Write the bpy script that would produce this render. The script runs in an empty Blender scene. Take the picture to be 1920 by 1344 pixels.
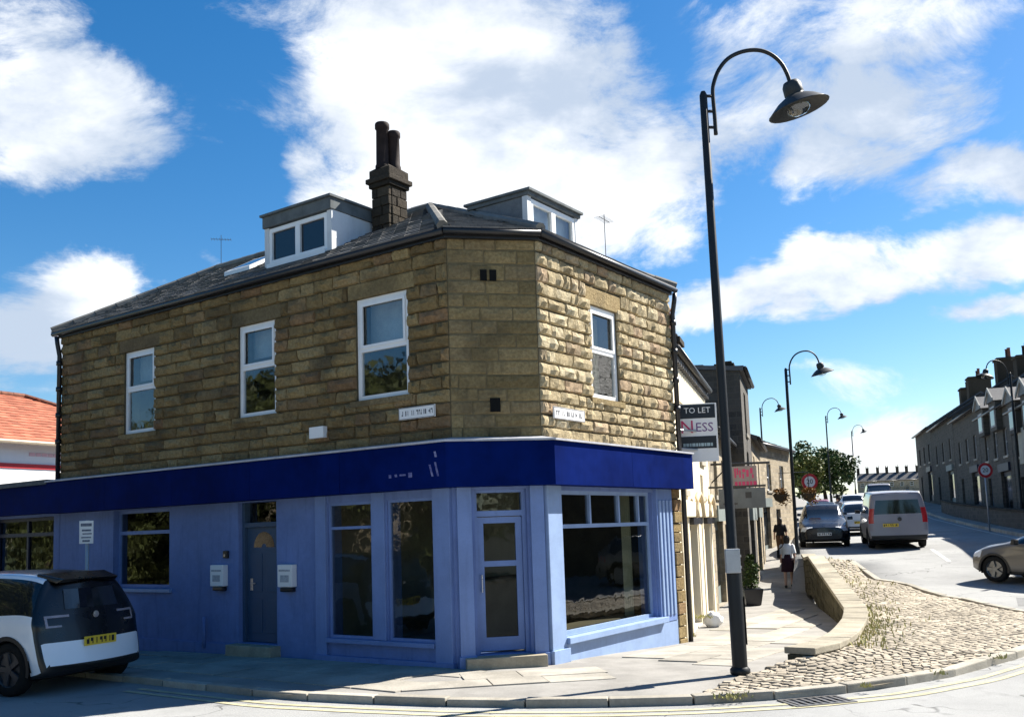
import bpy, bmesh, math, random
from mathutils import Vector, Matrix, noise, geometry
random.seed(7)
SC = bpy.context.scene
COL = SC.collection
R = math.radians

# ------------------------------------------------------------------ camera
PITCH, ROLL = 0.1034, 0.03344
cam_d = bpy.data.cameras.new('camera'); cam = bpy.data.objects.new('camera', cam_d); COL.objects.link(cam)
_F = Vector((0, math.cos(PITCH), math.sin(PITCH))); _U = Vector((0, -math.sin(PITCH), math.cos(PITCH))); _R = Vector((1, 0, 0))
_Rp = _R*math.cos(ROLL) - _U*math.sin(ROLL); _Up = _R*math.sin(ROLL) + _U*math.cos(ROLL)
EYE = Vector((0, 0, 1.9))
cam.matrix_world = Matrix(((_Rp.x, _Up.x, -_F.x, EYE.x), (_Rp.y, _Up.y, -_F.y, EYE.y), (_Rp.z, _Up.z, -_F.z, EYE.z), (0, 0, 0, 1)))
cam_d.sensor_fit = 'HORIZONTAL'; cam_d.sensor_width = 36; cam_d.lens = 33.25; cam_d.shift_y = 0.0696
cam_d.clip_start = 0.1; cam_d.clip_end = 6000
SC.camera = cam

# ------------------------------------------------------------------ sun and sky
SUN_AZ, SUN_EL = R(64), R(43)           # azimuth from +Y towards +X
sun_d = bpy.data.lights.new('sun', 'SUN'); sun_d.energy = 5.0; sun_d.angle = R(0.5); sun_d.color = (1, .95, .86)
sun = bpy.data.objects.new('sun', sun_d); COL.objects.link(sun)
SDIR = Vector((math.sin(SUN_AZ)*math.cos(SUN_EL), math.cos(SUN_AZ)*math.cos(SUN_EL), math.sin(SUN_EL)))
sun.rotation_euler = SDIR.to_track_quat('Z', 'Y').to_euler(); sun.location = SDIR*60
SC.view_settings.view_transform = 'Standard'; SC.view_settings.look = 'None'
SC.view_settings.gamma = 1; SC.view_settings.use_curve_mapping = False
SC.view_settings.exposure = 1.45

W = bpy.data.worlds.new('World'); SC.world = W; W.use_nodes = True
nt = W.node_tree; nt.nodes.clear()
class NB:
    def __init__(s, t): s.t = t
    def n(s, typ, **kw):
        x = s.t.nodes.new(typ)
        for k, v in kw.items(): setattr(x, k, v)
        return x
    def put(s, sock, v):
        if isinstance(v, bpy.types.NodeSocket): s.t.links.new(v, sock)
        elif v is not None: sock.default_value = v
    def m(s, op, a, b=None, c=None, clamp=False):
        x = s.n('ShaderNodeMath', operation=op, use_clamp=clamp)
        for i, v in enumerate((a, b, c)):
            if v is not None: s.put(x.inputs[i], v)
        return x.outputs[0]
    def vm(s, op, a, b=None):
        x = s.n('ShaderNodeVectorMath', operation=op); s.put(x.inputs[0], a)
        if b is not None: s.put(x.inputs[1], b)
        return x.outputs['Value'] if op in ('LENGTH', 'DOT_PRODUCT', 'DISTANCE') else x.outputs[0]
    def noise(s, vec, scale, detail=5, rough=.55, dist=0, dim='3D'):
        x = s.n('ShaderNodeTexNoise', noise_dimensions=dim)
        s.put(x.inputs['Vector'], vec); s.put(x.inputs['Scale'], scale); x.inputs['Detail'].default_value = detail
        x.inputs['Roughness'].default_value = rough; x.inputs['Distortion'].default_value = dist
        return x.outputs[0]
    def mr(s, v, a, b, c=0., d=1., smooth=True):
        x = s.n('ShaderNodeMapRange', interpolation_type='SMOOTHSTEP' if smooth else 'LINEAR')
        s.put(x.inputs[0], v)
        for i, q in enumerate((a, b, c, d)): s.put(x.inputs[1+i], q)
        return x.outputs[0]
    def mix(s, f, a, b, blend='MIX'):
        x = s.n('ShaderNodeMix', data_type='RGBA', blend_type=blend)
        s.put(x.inputs[0], f); s.put(x.inputs[6], a); s.put(x.inputs[7], b)
        return x.outputs[2]
    def ramp(s, f, stops, interp='LINEAR'):
        x = s.n('ShaderNodeValToRGB'); x.color_ramp.interpolation = interp
        e = x.color_ramp.elements
        while len(e) > 1: e.remove(e[-1])
        e[0].position = stops[0][0]; e[0].color = (*stops[0][1], 1)
        for p, c in stops[1:]:
            q = e.new(p); q.color = (*c, 1)
        s.put(x.inputs[0], f)
        return x.outputs[0]
g = NB(nt)
sky = g.n('ShaderNodeTexSky', sky_type='NISHITA', sun_disc=False)
sky.sun_elevation = SUN_EL; sky.sun_rotation = SUN_AZ; sky.altitude = 200; sky.air_density = 1.0; sky.dust_density = .45; sky.ozone_density = 2.2
dirv = g.n('ShaderNodeTexCoord').outputs['Generated']
sep = g.n('ShaderNodeSeparateXYZ'); g.put(sep.inputs[0], dirv)
az = g.m('ARCTAN2', sep.outputs[0], sep.outputs[1]); el = g.m('ARCSINE', sep.outputs[2])
comb = g.n('ShaderNodeCombineXYZ'); g.put(comb.inputs[0], az); g.put(comb.inputs[1], el)
ae = comb.outputs[0]
# layered cumulus: soft masses (azimuth, elevation, half widths, weight) broken up by fractal noise
def pix(px, py):
    d = _F + _Rp*((px-960)/1773.5) + _Up*((805.6-py)/1773.5); d.normalize()
    return math.atan2(d.x, d.y), math.asin(d.z)
BLOBS = [(900, 190, 400, 270, 1.0), (640, 345, 130, 95, .8), (1110, 350, 230, 180, .9), (700, 20, 330, 110, .62), (90, 210, 290, 110, .8), (15, 60, 120, 130, .6),
         (150, 545, 120, 75, 1.0), (40, 640, 190, 120, .8), (1640, 40, 260, 90, .7), (1400, 200, 200, 190, .6), (1690, 190, 220, 130, .6), (1830, 335, 200, 70, .85), (1600, 340, 170, 80, .66),
         (1400, 560, 170, 55, .95), (1580, 520, 190, 55, 1.0), (1850, 465, 230, 62, 1.0), (1890, 572, 140, 42, .85), (1700, 850, 200, 70, .62), (1400, 20, 170, 90, .62), (480, 480, 90, 40, .42), (500, 320, 70, 60, .36)]
ac = ae
wob = g.n('ShaderNodeTexNoise'); g.put(wob.inputs['Vector'], dirv); wob.inputs['Scale'].default_value = 6; wob.inputs['Detail'].default_value = 5
wv = g.vm('SCALE', g.vm('SUBTRACT', wob.outputs['Color'], (.5, .5, .5))); wv.node.inputs['Scale'].default_value = .16
aw = g.vm('ADD', ae, wv)
dens = None
for px, py, rx, ry, w in BLOBS:
    a0, e0 = pix(px, py)
    q = g.vm('MULTIPLY', g.vm('SUBTRACT', aw, (a0, e0, 0)), (1773.5/rx, 1773.5/ry, 0))
    b = g.mr(g.vm('LENGTH', q), 1.45, .2, 0, w*1.05)
    dens = b if dens is None else g.m('MAXIMUM', dens, b)
flat = g.vm('MULTIPLY', dirv, (1.0, 1.0, 1.9))
f1 = g.noise(flat, 6.5, 11, .68, .35); f2 = g.noise(flat, 2.2, 4, .5)
base = g.mr(f2, .48, .75, 0, .42)
dens = g.m('ADD', g.m('MAXIMUM', dens, base), g.m('MULTIPLY', g.m('SUBTRACT', f1, .5), 1.95))
mask = g.mr(dens, .26, .78)
shade = g.noise(flat, 4.2, 6, .55, .2)
ccol = g.mix(g.mr(g.m('ADD', shade, g.m('MULTIPLY', dens, .14)), .46, .7), (4.9, 5.7, 6.9, 1), (9.6, 9.8, 10, 1))
hs = g.n('ShaderNodeHueSaturation'); hs.inputs['Saturation'].default_value = 1.4; hs.inputs['Value'].default_value = 1.25; g.put(hs.inputs['Color'], sky.outputs[0])
skyc = g.mix(g.m('MULTIPLY', mask, .94), hs.outputs[0], ccol)
bg = g.n('ShaderNodeBackground'); bg.inputs['Strength'].default_value = .046; g.put(bg.inputs['Color'], skyc)
wo = g.n('ShaderNodeOutputWorld'); nt.links.new(bg.outputs[0], wo.inputs[0])

# ------------------------------------------------------------------ materials
MATS = {}
def mat(name, col, rough=.7, spec=.3, metal=0., var=.25, vscale=3., fine=40., bump=.0, bscale=60., col2=None, streak=0., coat=0., rnd=0., emit=None):
    """procedural: base colour broken up by two scales of noise, optional vertical weather streaks, bump"""
    if name in MATS: return MATS[name]
    m = bpy.data.materials.new(name); m.use_nodes = True; t = m.node_tree
    b = t.nodes['Principled BSDF']; g = NB(t)
    pos = g.n('ShaderNodeNewGeometry').outputs['Position']
    c1 = (*col, 1); c2 = (*(col2 or tuple(c*(1-var) for c in col)), 1)
    n1 = g.noise(pos, vscale, 6, .6); n2 = g.noise(pos, fine, 4, .6)
    f = g.m('ADD', g.m('MULTIPLY', g.mr(n1, .34, .66), .65), g.m('MULTIPLY', g.mr(n2, .3, .7), .35))
    c = g.mix(f, c2, c1)
    if rnd:
        oi = g.n('ShaderNodeObjectInfo').outputs['Random']; ri = g.n('ShaderNodeNewGeometry').outputs['Random Per Island']
        rr = g.m('FRACT', g.m('ADD', oi, g.m('MULTIPLY', ri, 7.31)))
        hv = g.n('ShaderNodeHueSaturation'); g.put(hv.inputs['Value'], g.mr(rr, 0, 1, 1-rnd, 1+rnd*.7, False)); g.put(hv.inputs['Color'], c); c = hv.outputs[0]
    if streak:
        sv = g.vm('MULTIPLY', pos, (5, 5, .55)); s1 = g.mr(g.noise(sv, 1.6, 5, .6), .5, .72, 0, streak)
        c = g.mix(s1, c, (col[0]*.25, col[1]*.25, col[2]*.25, 1))
    g.put(b.inputs['Base Color'], c)
    g.put(b.inputs['Roughness'], g.mr(n2, .2, .8, max(0, rough-.08), min(1, rough+.08), False))
    b.inputs['Specular IOR Level'].default_value = spec; b.inputs['Metallic'].default_value = metal
    b.inputs['Coat Weight'].default_value = coat; b.inputs['Coat Roughness'].default_value = .05
    if emit: b.inputs['Emission Color'].default_value = (*emit[:3], 1); b.inputs['Emission Strength'].default_value = emit[3]
    if bump:
        bn = g.n('ShaderNodeBump'); bn.inputs['Strength'].default_value = bump; bn.inputs['Distance'].default_value = .02
        g.put(bn.inputs['Height'], g.noise(pos, bscale, 6, .65)); g.put(b.inputs['Normal'], bn.outputs[0])
    MATS[name] = m
    return m
def stone_mat(name, stops, bump=.6, soot=.5, wet=.0):
    m = bpy.data.materials.new(name); m.use_nodes = True; t = m.node_tree; b = t.nodes['Principled BSDF']; g = NB(t)
    geo = g.n('ShaderNodeNewGeometry'); pos = geo.outputs['Position']
    rr = g.m('FRACT', g.m('ADD', g.n('ShaderNodeObjectInfo').outputs['Random'], g.m('MULTIPLY', geo.outputs['Random Per Island'], 5.77)))
    c = g.ramp(rr, stops)
    n1 = g.noise(pos, 1.1, 6, .6); n2 = g.noise(pos, 22, 6, .65); n3 = g.noise(g.vm('MULTIPLY', pos, (3, 3, .6)), 1.5, 5, .6)
    c = g.mix(g.mr(n2, .32, .68, .0, .55), c, g.mix(1., c, (.42, .36, .28, 1), 'MULTIPLY'))
    c = g.mix(g.m('MULTIPLY', g.mr(n1, .46, .66), soot), c, (.05, .042, .028, 1))
    c = g.mix(g.mr(n3, .56, .75, 0, soot*.8), c, (.045, .04, .03, 1))
    g.put(b.inputs['Base Color'], c); b.inputs['Roughness'].default_value = .9; b.inputs['Specular IOR Level'].default_value = .15
    bn = g.n('ShaderNodeBump'); bn.inputs['Strength'].default_value = bump; bn.inputs['Distance'].default_value = .03
    g.put(bn.inputs['Height'], g.m('ADD', g.noise(pos, 16, 7, .7), g.m('MULTIPLY', g.noise(pos, 70, 3, .6), .4))); g.put(b.inputs['Normal'], bn.outputs[0])
    MATS[name] = m
    return m
def coursed_mat(name, stops, mortar, bw=.45, rh=.2, soot=.4):
    """far masonry: coursed blocks too small to model, laid out on the wall's own surface (uv in metres)"""
    m = bpy.data.materials.new(name); m.use_nodes = True; t = m.node_tree; b = t.nodes['Principled BSDF']; g = NB(t)
    uv = g.n('ShaderNodeTexCoord').outputs['UV']; pos = g.n('ShaderNodeNewGeometry').outputs['Position']
    br = g.n('ShaderNodeTexBrick'); g.put(br.inputs['Vector'], uv); br.inputs['Scale'].default_value = 1; br.inputs['Brick Width'].default_value = bw; br.inputs['Row Height'].default_value = rh
    br.inputs['Mortar Size'].default_value = .012; br.inputs['Color1'].default_value = (0, 0, 0, 1); br.inputs['Color2'].default_value = (1, 1, 1, 1); br.inputs['Mortar'].default_value = (.5, .5, .5, 1)
    c = g.ramp(br.outputs['Color'], stops); c = g.mix(br.outputs['Fac'], c, (*mortar, 1))
    c = g.mix(g.mr(g.noise(pos, .5, 6, .6), .45, .7, 0, soot), c, (.05, .045, .035, 1))
    c = g.mix(g.mr(g.noise(pos, 14, 5, .6), .3, .7, 0, .4), c, (.1, .085, .06, 1))
    g.put(b.inputs['Base Color'], c); b.inputs['Roughness'].default_value = .9
    bn = g.n('ShaderNodeBump'); bn.inputs['Strength'].default_value = .6; bn.inputs['Distance'].default_value = .03
    g.put(bn.inputs['Height'], g.m('ADD', g.m('MULTIPLY', g.m('SUBTRACT', 1., br.outputs['Fac']), .6), g.noise(pos, 12, 5, .6))); g.put(b.inputs['Normal'], bn.outputs[0])
    MATS[name] = m
    return m
def glass_mat(name, tint, refl=.09, rough=.0, wav=.004):
    m = bpy.data.materials.new(name); m.use_nodes = True; t = m.node_tree; t.nodes.clear(); g = NB(t)
    tr = g.n('ShaderNodeBsdfTransparent'); tr.inputs[0].default_value = (*tint, 1)
    gl = g.n('ShaderNodeBsdfGlossy'); gl.inputs['Roughness'].default_value = rough; gl.inputs['Color'].default_value = (.95, .97, 1, 1)
    fr = g.n('ShaderNodeFresnel'); g.put(fr.inputs['IOR'], g.mr(g.n('ShaderNodeNewGeometry').outputs['Backfacing'], 0., 1., 1.5, 1/1.5, False))
    bn = g.n('ShaderNodeBump'); bn.inputs['Strength'].default_value = .25; bn.inputs['Distance'].default_value = wav
    g.put(bn.inputs['Height'], g.noise(g.n('ShaderNodeNewGeometry').outputs['Position'], 2.5, 2)); g.put(gl.inputs['Normal'], bn.outputs[0])
    mx = g.n('ShaderNodeMixShader'); g.put(mx.inputs[0], g.m('MULTIPLY_ADD', fr.outputs[0], .75, refl, clamp=True)); g.put(mx.inputs[1], tr.outputs[0]); g.put(mx.inputs[2], gl.outputs[0])
    o = g.n('ShaderNodeOutputMaterial'); t.links.new(mx.outputs[0], o.inputs[0])
    MATS[name] = m
    return m
def slate_mat(name, c1, c2):
    return mat(name, c1, .55, .4, var=.3, vscale=2, fine=25, col2=c2, bump=.25, bscale=40, rnd=.35)

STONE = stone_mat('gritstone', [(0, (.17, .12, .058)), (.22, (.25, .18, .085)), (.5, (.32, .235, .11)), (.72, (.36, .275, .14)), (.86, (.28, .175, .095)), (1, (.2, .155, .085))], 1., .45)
STONE_R = stone_mat('gritstone_sunlit_tint', [(0, (.34, .275, .165)), (.25, (.44, .36, .22)), (.55, (.52, .43, .27)), (.8, (.56, .48, .32)), (.93, (.44, .32, .21)), (1, (.32, .26, .17))], 1., .12)  # same gritstone paler, the right wall's sunlight put into the colour
STONE_C = stone_mat('gritstone_dressed', [(0, (.19, .145, .07)), (.3, (.25, .19, .092)), (.6, (.32, .245, .122)), (1, (.26, .2, .11))], .9, .45)
STONE_K = stone_mat('sooty_chimney_stone', [(0, (.03, .026, .022)), (.5, (.055, .045, .035)), (1, (.085, .068, .05))], .8, .5)
MORTAR = mat('mortar', (.12, .098, .06), .95, .1, var=.4, bump=.3)
SLATE = slate_mat('slate', (.16, .155, .15), (.085, .085, .09))
SLATE_D = slate_mat('slate_dark', (.1, .098, .1), (.06, .06, .064))
LEAD = mat('lead_flashing', (.5, .5, .54), .5, .4, var=.3, streak=.2)
PIPE = mat('black_cast_iron', (.012, .012, .014), .4, .5, var=.3)
BLUE = mat('blue_masonry_paint', (.16, .235, .48), .7, .22, var=.26, vscale=.8, fine=9, bump=.2, bscale=24, streak=.22)
BLUE_T = mat('blue_timber_paint', (.17, .255, .5), .5, .35, var=.18, vscale=2, streak=.16)
BLUE_L = mat('pale_blue_paint', (.26, .36, .56), .5, .4, var=.18, vscale=3, streak=.12)
NAVY = mat('navy_signboard', (.0015, .011, .105), .6, .02, var=.4, vscale=.9, fine=5, streak=.12)
DOORB = mat('slate_blue_door', (.045, .085, .15), .45, .4, var=.15)
UPVC = mat('white_upvc', (.8, .8, .79), .4, .45, var=.08)
WHITE = mat('white_paint', (.8, .79, .77), .6, .3, var=.1, vscale=1)
GLASS = glass_mat('window_glass', (.5, .54, .52), .05, .02, .012)
GLASS_D = glass_mat('door_glass', (.45, .5, .5), -.015, .02, .008)
GLASS_U = glass_mat('upper_window_glass', (.7, .76, .78), .07, .03, .012)
DGLASS = mat('dark_far_glass', (.012, .016, .02), .08, .6, var=.3)
FLOORW = mat('interior_floor', (.12, .1, .08), .7, .3)
INTW = mat('interior_plaster', (.32, .29, .22), .9, .2, var=.2)
def asphalt(name, c, dark):
    m = bpy.data.materials.new(name); m.use_nodes = True; t = m.node_tree; b = t.nodes['Principled BSDF']; g = NB(t)
    pos = g.n('ShaderNodeNewGeometry').outputs['Position']
    n1 = g.noise(pos, .35, 6, .6); n2 = g.noise(pos, 90, 3, .7); n3 = g.noise(pos, 2.2, 6, .65)
    c0 = g.mix(g.mr(n1, .35, .65), (*dark, 1), (*c, 1)); c0 = g.mix(g.mr(n2, .35, .75, 0, .45), c0, (c[0]*.45, c[1]*.45, c[2]*.45, 1)); c0 = g.mix(g.mr(n3, .56, .74, 0, .4), c0, (*[q*.5 for q in dark], 1))
    vo = g.n('ShaderNodeTexVoronoi', feature='DISTANCE_TO_EDGE'); wob = g.n('ShaderNodeTexNoise'); g.put(wob.inputs['Vector'], pos); wob.inputs['Scale'].default_value = 1.5
    g.put(vo.inputs['Vector'], g.vm('ADD', pos, wob.outputs['Color'])); vo.inputs['Scale'].default_value = .55
    crack = g.m('MULTIPLY', g.mr(vo.outputs['Distance'], .012, .0), g.mr(g.noise(pos, .6, 3), .45, .6)); c0 = g.mix(g.m('MULTIPLY', crack, .7), c0, (.06, .06, .06, 1))
    g.put(b.inputs['Base Color'], c0); b.inputs['Roughness'].default_value = .93; b.inputs['Specular IOR Level'].default_value = .12
    bn = g.n('ShaderNodeBump'); bn.inputs['Strength'].default_value = .5; bn.inputs['Distance'].default_value = .012; g.put(bn.inputs['Height'], g.m('SUBTRACT', g.noise(pos, 160, 3, .7), crack)); g.put(b.inputs['Normal'], bn.outputs[0])
    MATS[name] = m
    return m
ASPH = asphalt('asphalt', (.35, .35, .34), (.27, .27, .265)); ASPH2 = asphalt('patched_asphalt', (.24, .24, .238), (.19, .19, .19))
FLAG = mat('york_flagstone', (.4, .37, .315), .88, .2, var=.42, vscale=1.3, fine=26, bump=.4, bscale=50, rnd=.15)
PAVB = mat('pavement_bed', (.32, .305, .28), .95, .1, var=.35, vscale=1.3, fine=50, bump=.3, bscale=90)
KERBM = mat('gritstone_kerb', (.42, .385, .32), .85, .2, var=.35, vscale=2.5, fine=30, bump=.35, bscale=45, rnd=.2)
SETT = mat('stone_sett', (.43, .375, .295), .9, .12, var=.4, vscale=.8, fine=24, bump=.5, bscale=40, rnd=.2)
JOINT = mat('sett_joint', (.35, .3, .22), .95, .1, var=.4, vscale=4, fine=60, bump=.4)
WALLST = mat('retaining_wall_stone', (.4, .36, .28), .9, .15, var=.4, vscale=2, fine=30, bump=.5, bscale=30, rnd=.2)
BLACKP = mat('black_paint', (.014, .014, .018), .35, .5, var=.3)
LAMPG = mat('dark_green_grey_lamp_paint', (.012, .014, .016), .5, .3, var=.3)
GRASS = mat('grass_blades', (.26, .27, .08), .8, .2, var=.4, vscale=4, col2=(.4, .35, .16))
LINEW = mat('worn_white_line', (.62, .61, .57), .85, .2, var=.35, vscale=5, fine=60)
LINEY = mat('worn_yellow_line', (.5, .46, .3), .85, .2, var=.35, vscale=5, fine=60)
TERRA = mat('terracotta', (.2, .085, .055), .8, .2, var=.4, vscale=6, streak=.4)
BARK = mat('bark', (.07, .055, .04), .95, .1, var=.4, bump=.6, bscale=25)
def leaf_mat(name, c1, c2):
    m = mat(name, c1, .6, .25, var=.3, vscale=.6, fine=8, col2=c2, rnd=.45)
    b = m.node_tree.nodes['Principled BSDF']; b.inputs['Subsurface Weight'].default_value = 0
    return m
LEAF = leaf_mat('leaf_green', (.085, .12, .03), (.04, .07, .018))
LEAF_Y = leaf_mat('leaf_yellow_green', (.2, .2, .045), (.09, .12, .03))

# ------------------------------------------------------------------ mesh helpers
ORG = {}
class Fr:
    """wall frame: s along the wall, o outwards, z up"""
    def __init__(s, o, a, n): s.o, s.a, s.n = Vector((o[0], o[1], 0)), Vector((a[0], a[1], 0)), Vector((n[0], n[1], 0))
    def p(s, q, o, z): return s.o + s.a*q + s.n*o + Vector((0, 0, z))
WORLD = Fr((0, 0), (1, 0), (0, 1))
class MB:
    def __init__(s): s.v, s.f, s.mi = [], [], []
    def add(s, vs, fs, mi=0):
        k = len(s.v); s.v += [Vector(v) for v in vs]
        for f in fs: s.f.append([i+k for i in f]); s.mi.append(mi)
        return s
    def hexa(s, P, mi=0):
        """8 points: bottom ring 0-3, top ring 4-7"""
        return s.add(P, [(0, 3, 2, 1), (4, 5, 6, 7), (0, 1, 5, 4), (1, 2, 6, 5), (2, 3, 7, 6), (3, 0, 4, 7)], mi)
    def box(s, x0, x1, y0, y1, z0, z1, mi=0):
        return s.hexa([(x0, y0, z0), (x1, y0, z0), (x1, y1, z0), (x0, y1, z0), (x0, y0, z1), (x1, y0, z1), (x1, y1, z1), (x0, y1, z1)], mi)
    def fb(s, fr, s0, s1, o0, o1, z0, z1, mi=0):
        return s.hexa([fr.p(s0, o0, z0), fr.p(s1, o0, z0), fr.p(s1, o1, z0), fr.p(s0, o1, z0), fr.p(s0, o0, z1), fr.p(s1, o0, z1), fr.p(s1, o1, z1), fr.p(s0, o1, z1)], mi)
    def prism(s, pts, vec, mi=0):
        n = len(pts); v = Vector(vec); P = [Vector(p) for p in pts]
        return s.add(P + [p+v for p in P], [list(range(n))[::-1], [i+n for i in range(n)]] + [(i, (i+1) % n, (i+1) % n+n, i+n) for i in range(n)], mi)
    def tube(s, pts, rad, n=10, mi=0, cap=True):
        pts = [Vector(p) for p in pts]; rads = rad if isinstance(rad, (list, tuple)) else [rad]*len(pts)
        k = len(s.v); up = Vector((.123, .456, .88)).normalized()
        for i, p in enumerate(pts):
            d = (pts[min(i+1, len(pts)-1)]-pts[max(i-1, 0)]).normalized()
            a = d.cross(up if abs(d.dot(up)) < .97 else Vector((1, 0, 0))).normalized(); b = d.cross(a).normalized()
            for j in range(n):
                t = 2*math.pi*j/n; s.v.append(p + (a*math.cos(t) + b*math.sin(t))*rads[i])
        for i in range(len(pts)-1):
            for j in range(n):
                j2 = (j+1) % n; s.f.append([k+i*n+j, k+i*n+j2, k+(i+1)*n+j2, k+(i+1)*n+j]); s.mi.append(mi)
        if cap:
            s.f.append([k+j for j in range(n)][::-1]); s.mi.append(mi); s.f.append([k+(len(pts)-1)*n+j for j in range(n)]); s.mi.append(mi)
        return s
    def lathe(s, prof, M=None, n=20, mi=0, cap=False):
        M = M or Matrix(); k = len(s.v)
        for r, z in prof:
            for j in range(n):
                t = 2*math.pi*j/n; s.v.append(M @ Vector((r*math.cos(t), r*math.sin(t), z)))
        for i in range(len(prof)-1):
            for j in range(n):
                j2 = (j+1) % n; s.f.append([k+i*n+j, k+i*n+j2, k+(i+1)*n+j2, k+(i+1)*n+j]); s.mi.append(mi)
        if cap:
            s.f.append([k+j for j in range(n)][::-1]); s.mi.append(mi); s.f.append([k+(len(prof)-1)*n+j for j in range(n)]); s.mi.append(mi)
        return s
    def build(s, name, mats, parent=None, smooth=False, bevel=0, uv=None):
        o = ORG.get(parent.name, Vector()) if parent else Vector()
        me = bpy.data.meshes.new(name); me.from_pydata([v-o for v in s.v], [], s.f)
        mats = mats if isinstance(mats, (list, tuple)) else [mats]
        for m in mats: me.materials.append(m)
        if len(mats) > 1: me.polygons.foreach_set('material_index', s.mi)
        if uv is not None:
            ul = me.uv_layers.new(name='UVMap')
            for l in me.loops:
                w = s.v[l.vertex_index]-uv.o; ul.data[l.index].uv = (w.dot(uv.a)+w.dot(uv.n), w.z)
        bm = bmesh.new(); bm.from_mesh(me); bmesh.ops.recalc_face_normals(bm, faces=bm.faces)
        if bevel: bmesh.ops.bevel(bm, geom=bm.edges[:], offset=bevel, segments=2, profile=.6, affect='EDGES', clamp_overlap=True)
        bm.to_mesh(me); bm.free()
        if smooth: me.polygons.foreach_set('use_smooth', [True]*len(me.polygons))
        me.update()
        return link(name, me, parent)
def link(name, me, parent=None):
    ob = bpy.data.objects.new(name, me); COL.objects.link(ob)
    if parent: ob.parent = parent; ORG[ob.name] = ORG.get(parent.name, Vector())
    return ob
def thing(name, label, cat, loc=(0, 0, 0), group=None, world=True):
    o = bpy.data.objects.new(name, None); COL.objects.link(o); o.empty_display_size = .2
    o.location = loc; ORG[o.name] = Vector(loc) if world else Vector()
    return tag(o, label, cat, group)
def tag(o, label, cat, group=None):
    o['label'] = label; o['category'] = cat
    if group: o['group'] = group
    return o
def struct(o): o['kind'] = 'structure'; return o
def stuff(o): o['kind'] = 'stuff'; return o
def dup(root, loc, rotz=0, label=None, scale=1):
    r = root.copy(); COL.objects.link(r); r.location = loc; r.rotation_euler = (0, 0, rotz); r.scale = (scale,)*3
    if label: r['label'] = label
    for ch in list(root.children):
        c = ch.copy(); COL.objects.link(c); c.parent = r
        for h in list(ch.children):
            d = h.copy(); COL.objects.link(d); d.parent = c
    return r
def text_mesh(txt, size, M, mb, mi=0, extrude=.004):
    cu = bpy.data.curves.new('t', 'FONT'); cu.body = txt; cu.size = size; cu.extrude = extrude; cu.align_x = 'CENTER'; cu.align_y = 'CENTER'; cu.resolution_u = 2
    ob = bpy.data.objects.new('t', cu); COL.objects.link(ob)
    me = bpy.data.meshes.new_from_object(ob.evaluated_get(bpy.context.evaluated_depsgraph_get()))
    mb.add([M @ v.co for v in me.vertices], [list(p.vertices) for p in me.polygons], mi)
    bpy.data.objects.remove(ob); bpy.data.curves.remove(cu); bpy.data.meshes.remove(me)
def facing(fr, s, o, z):
    """matrix: text plane on a wall frame, read from outside (viewer sees +s to the left or right as needed)"""
    zax = fr.n; yax = Vector((0, 0, 1)); xax = yax.cross(zax)
    c = fr.p(s, o, z)
    return Matrix(((xax.x, yax.x, zax.x, c.x), (xax.y, yax.y, zax.y, c.y), (xax.z, yax.z, zax.z, c.z), (0, 0, 0, 1)))
def cells(s0, s1, z0, z1, ops):
    """rectangles of a wall left over around openings (a, b, c, d)"""
    S = sorted({s0, s1, *[min(max(x, s0), s1) for o in ops for x in o[:2]]}); out = []
    for a, b in zip(S, S[1:]):
        if b-a < 1e-4: continue
        m = (a+b)/2; z = z0
        for o in sorted([o for o in ops if o[0] < m < o[1]], key=lambda o: o[2]):
            if o[2] > z+1e-4: out.append((a, b, z, min(o[2], z1)))
            z = max(z, o[3])
        if z < z1-1e-4: out.append((a, b, z, z1))
    return out

# ------------------------------------------------------------------ the lie of the land
TS, NS = Vector((.2924, .9563, 0)), Vector((.9563, -.2924, 0))
def P(t, n, z=0.): return TS*t + NS*n + Vector((0, 0, z))
def tn(x, y): return x*.2924+y*.9563, x*.9563-y*.2924
def lerp_tab(tab, x):
    if x <= tab[0][0]: return tab[0][1]
    for (a, u), (b, v) in zip(tab, tab[1:]):
        if x <= b: return u+(v-u)*(x-a)/(b-a)
    return tab[-1][1]
def smooth_tab(tab, x, r=1.5): return sum(lerp_tab(tab, x+r*k) for k in (-1, -.5, 0, .5, 1))/5
ROAD_T = [(-500, -.075), (18, -.075), (22, -.03), (26, .14), (30, .42), (36, .78), (50, 1.15), (64, 1.6), (77, 2.3), (103, 3.4), (155, 5.5), (343, 9.5), (900, 14)]
LOW_T = [(-50, 0), (12, 0), (14, -.04), (17.5, -.25), (28, -.42), (35, -.4), (45, .35), (64, 1.72), (77, 2.42), (103, 3.52), (155, 5.62), (343, 9.6)]
def zr(t): return smooth_tab(ROAD_T, t)
def zl(t): return smooth_tab(LOW_T, t, 1.)
def zp(x, y): return zl(tn(x, y)[0])
def zroad(x, y): return zr(tn(x, y)[0])

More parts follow.
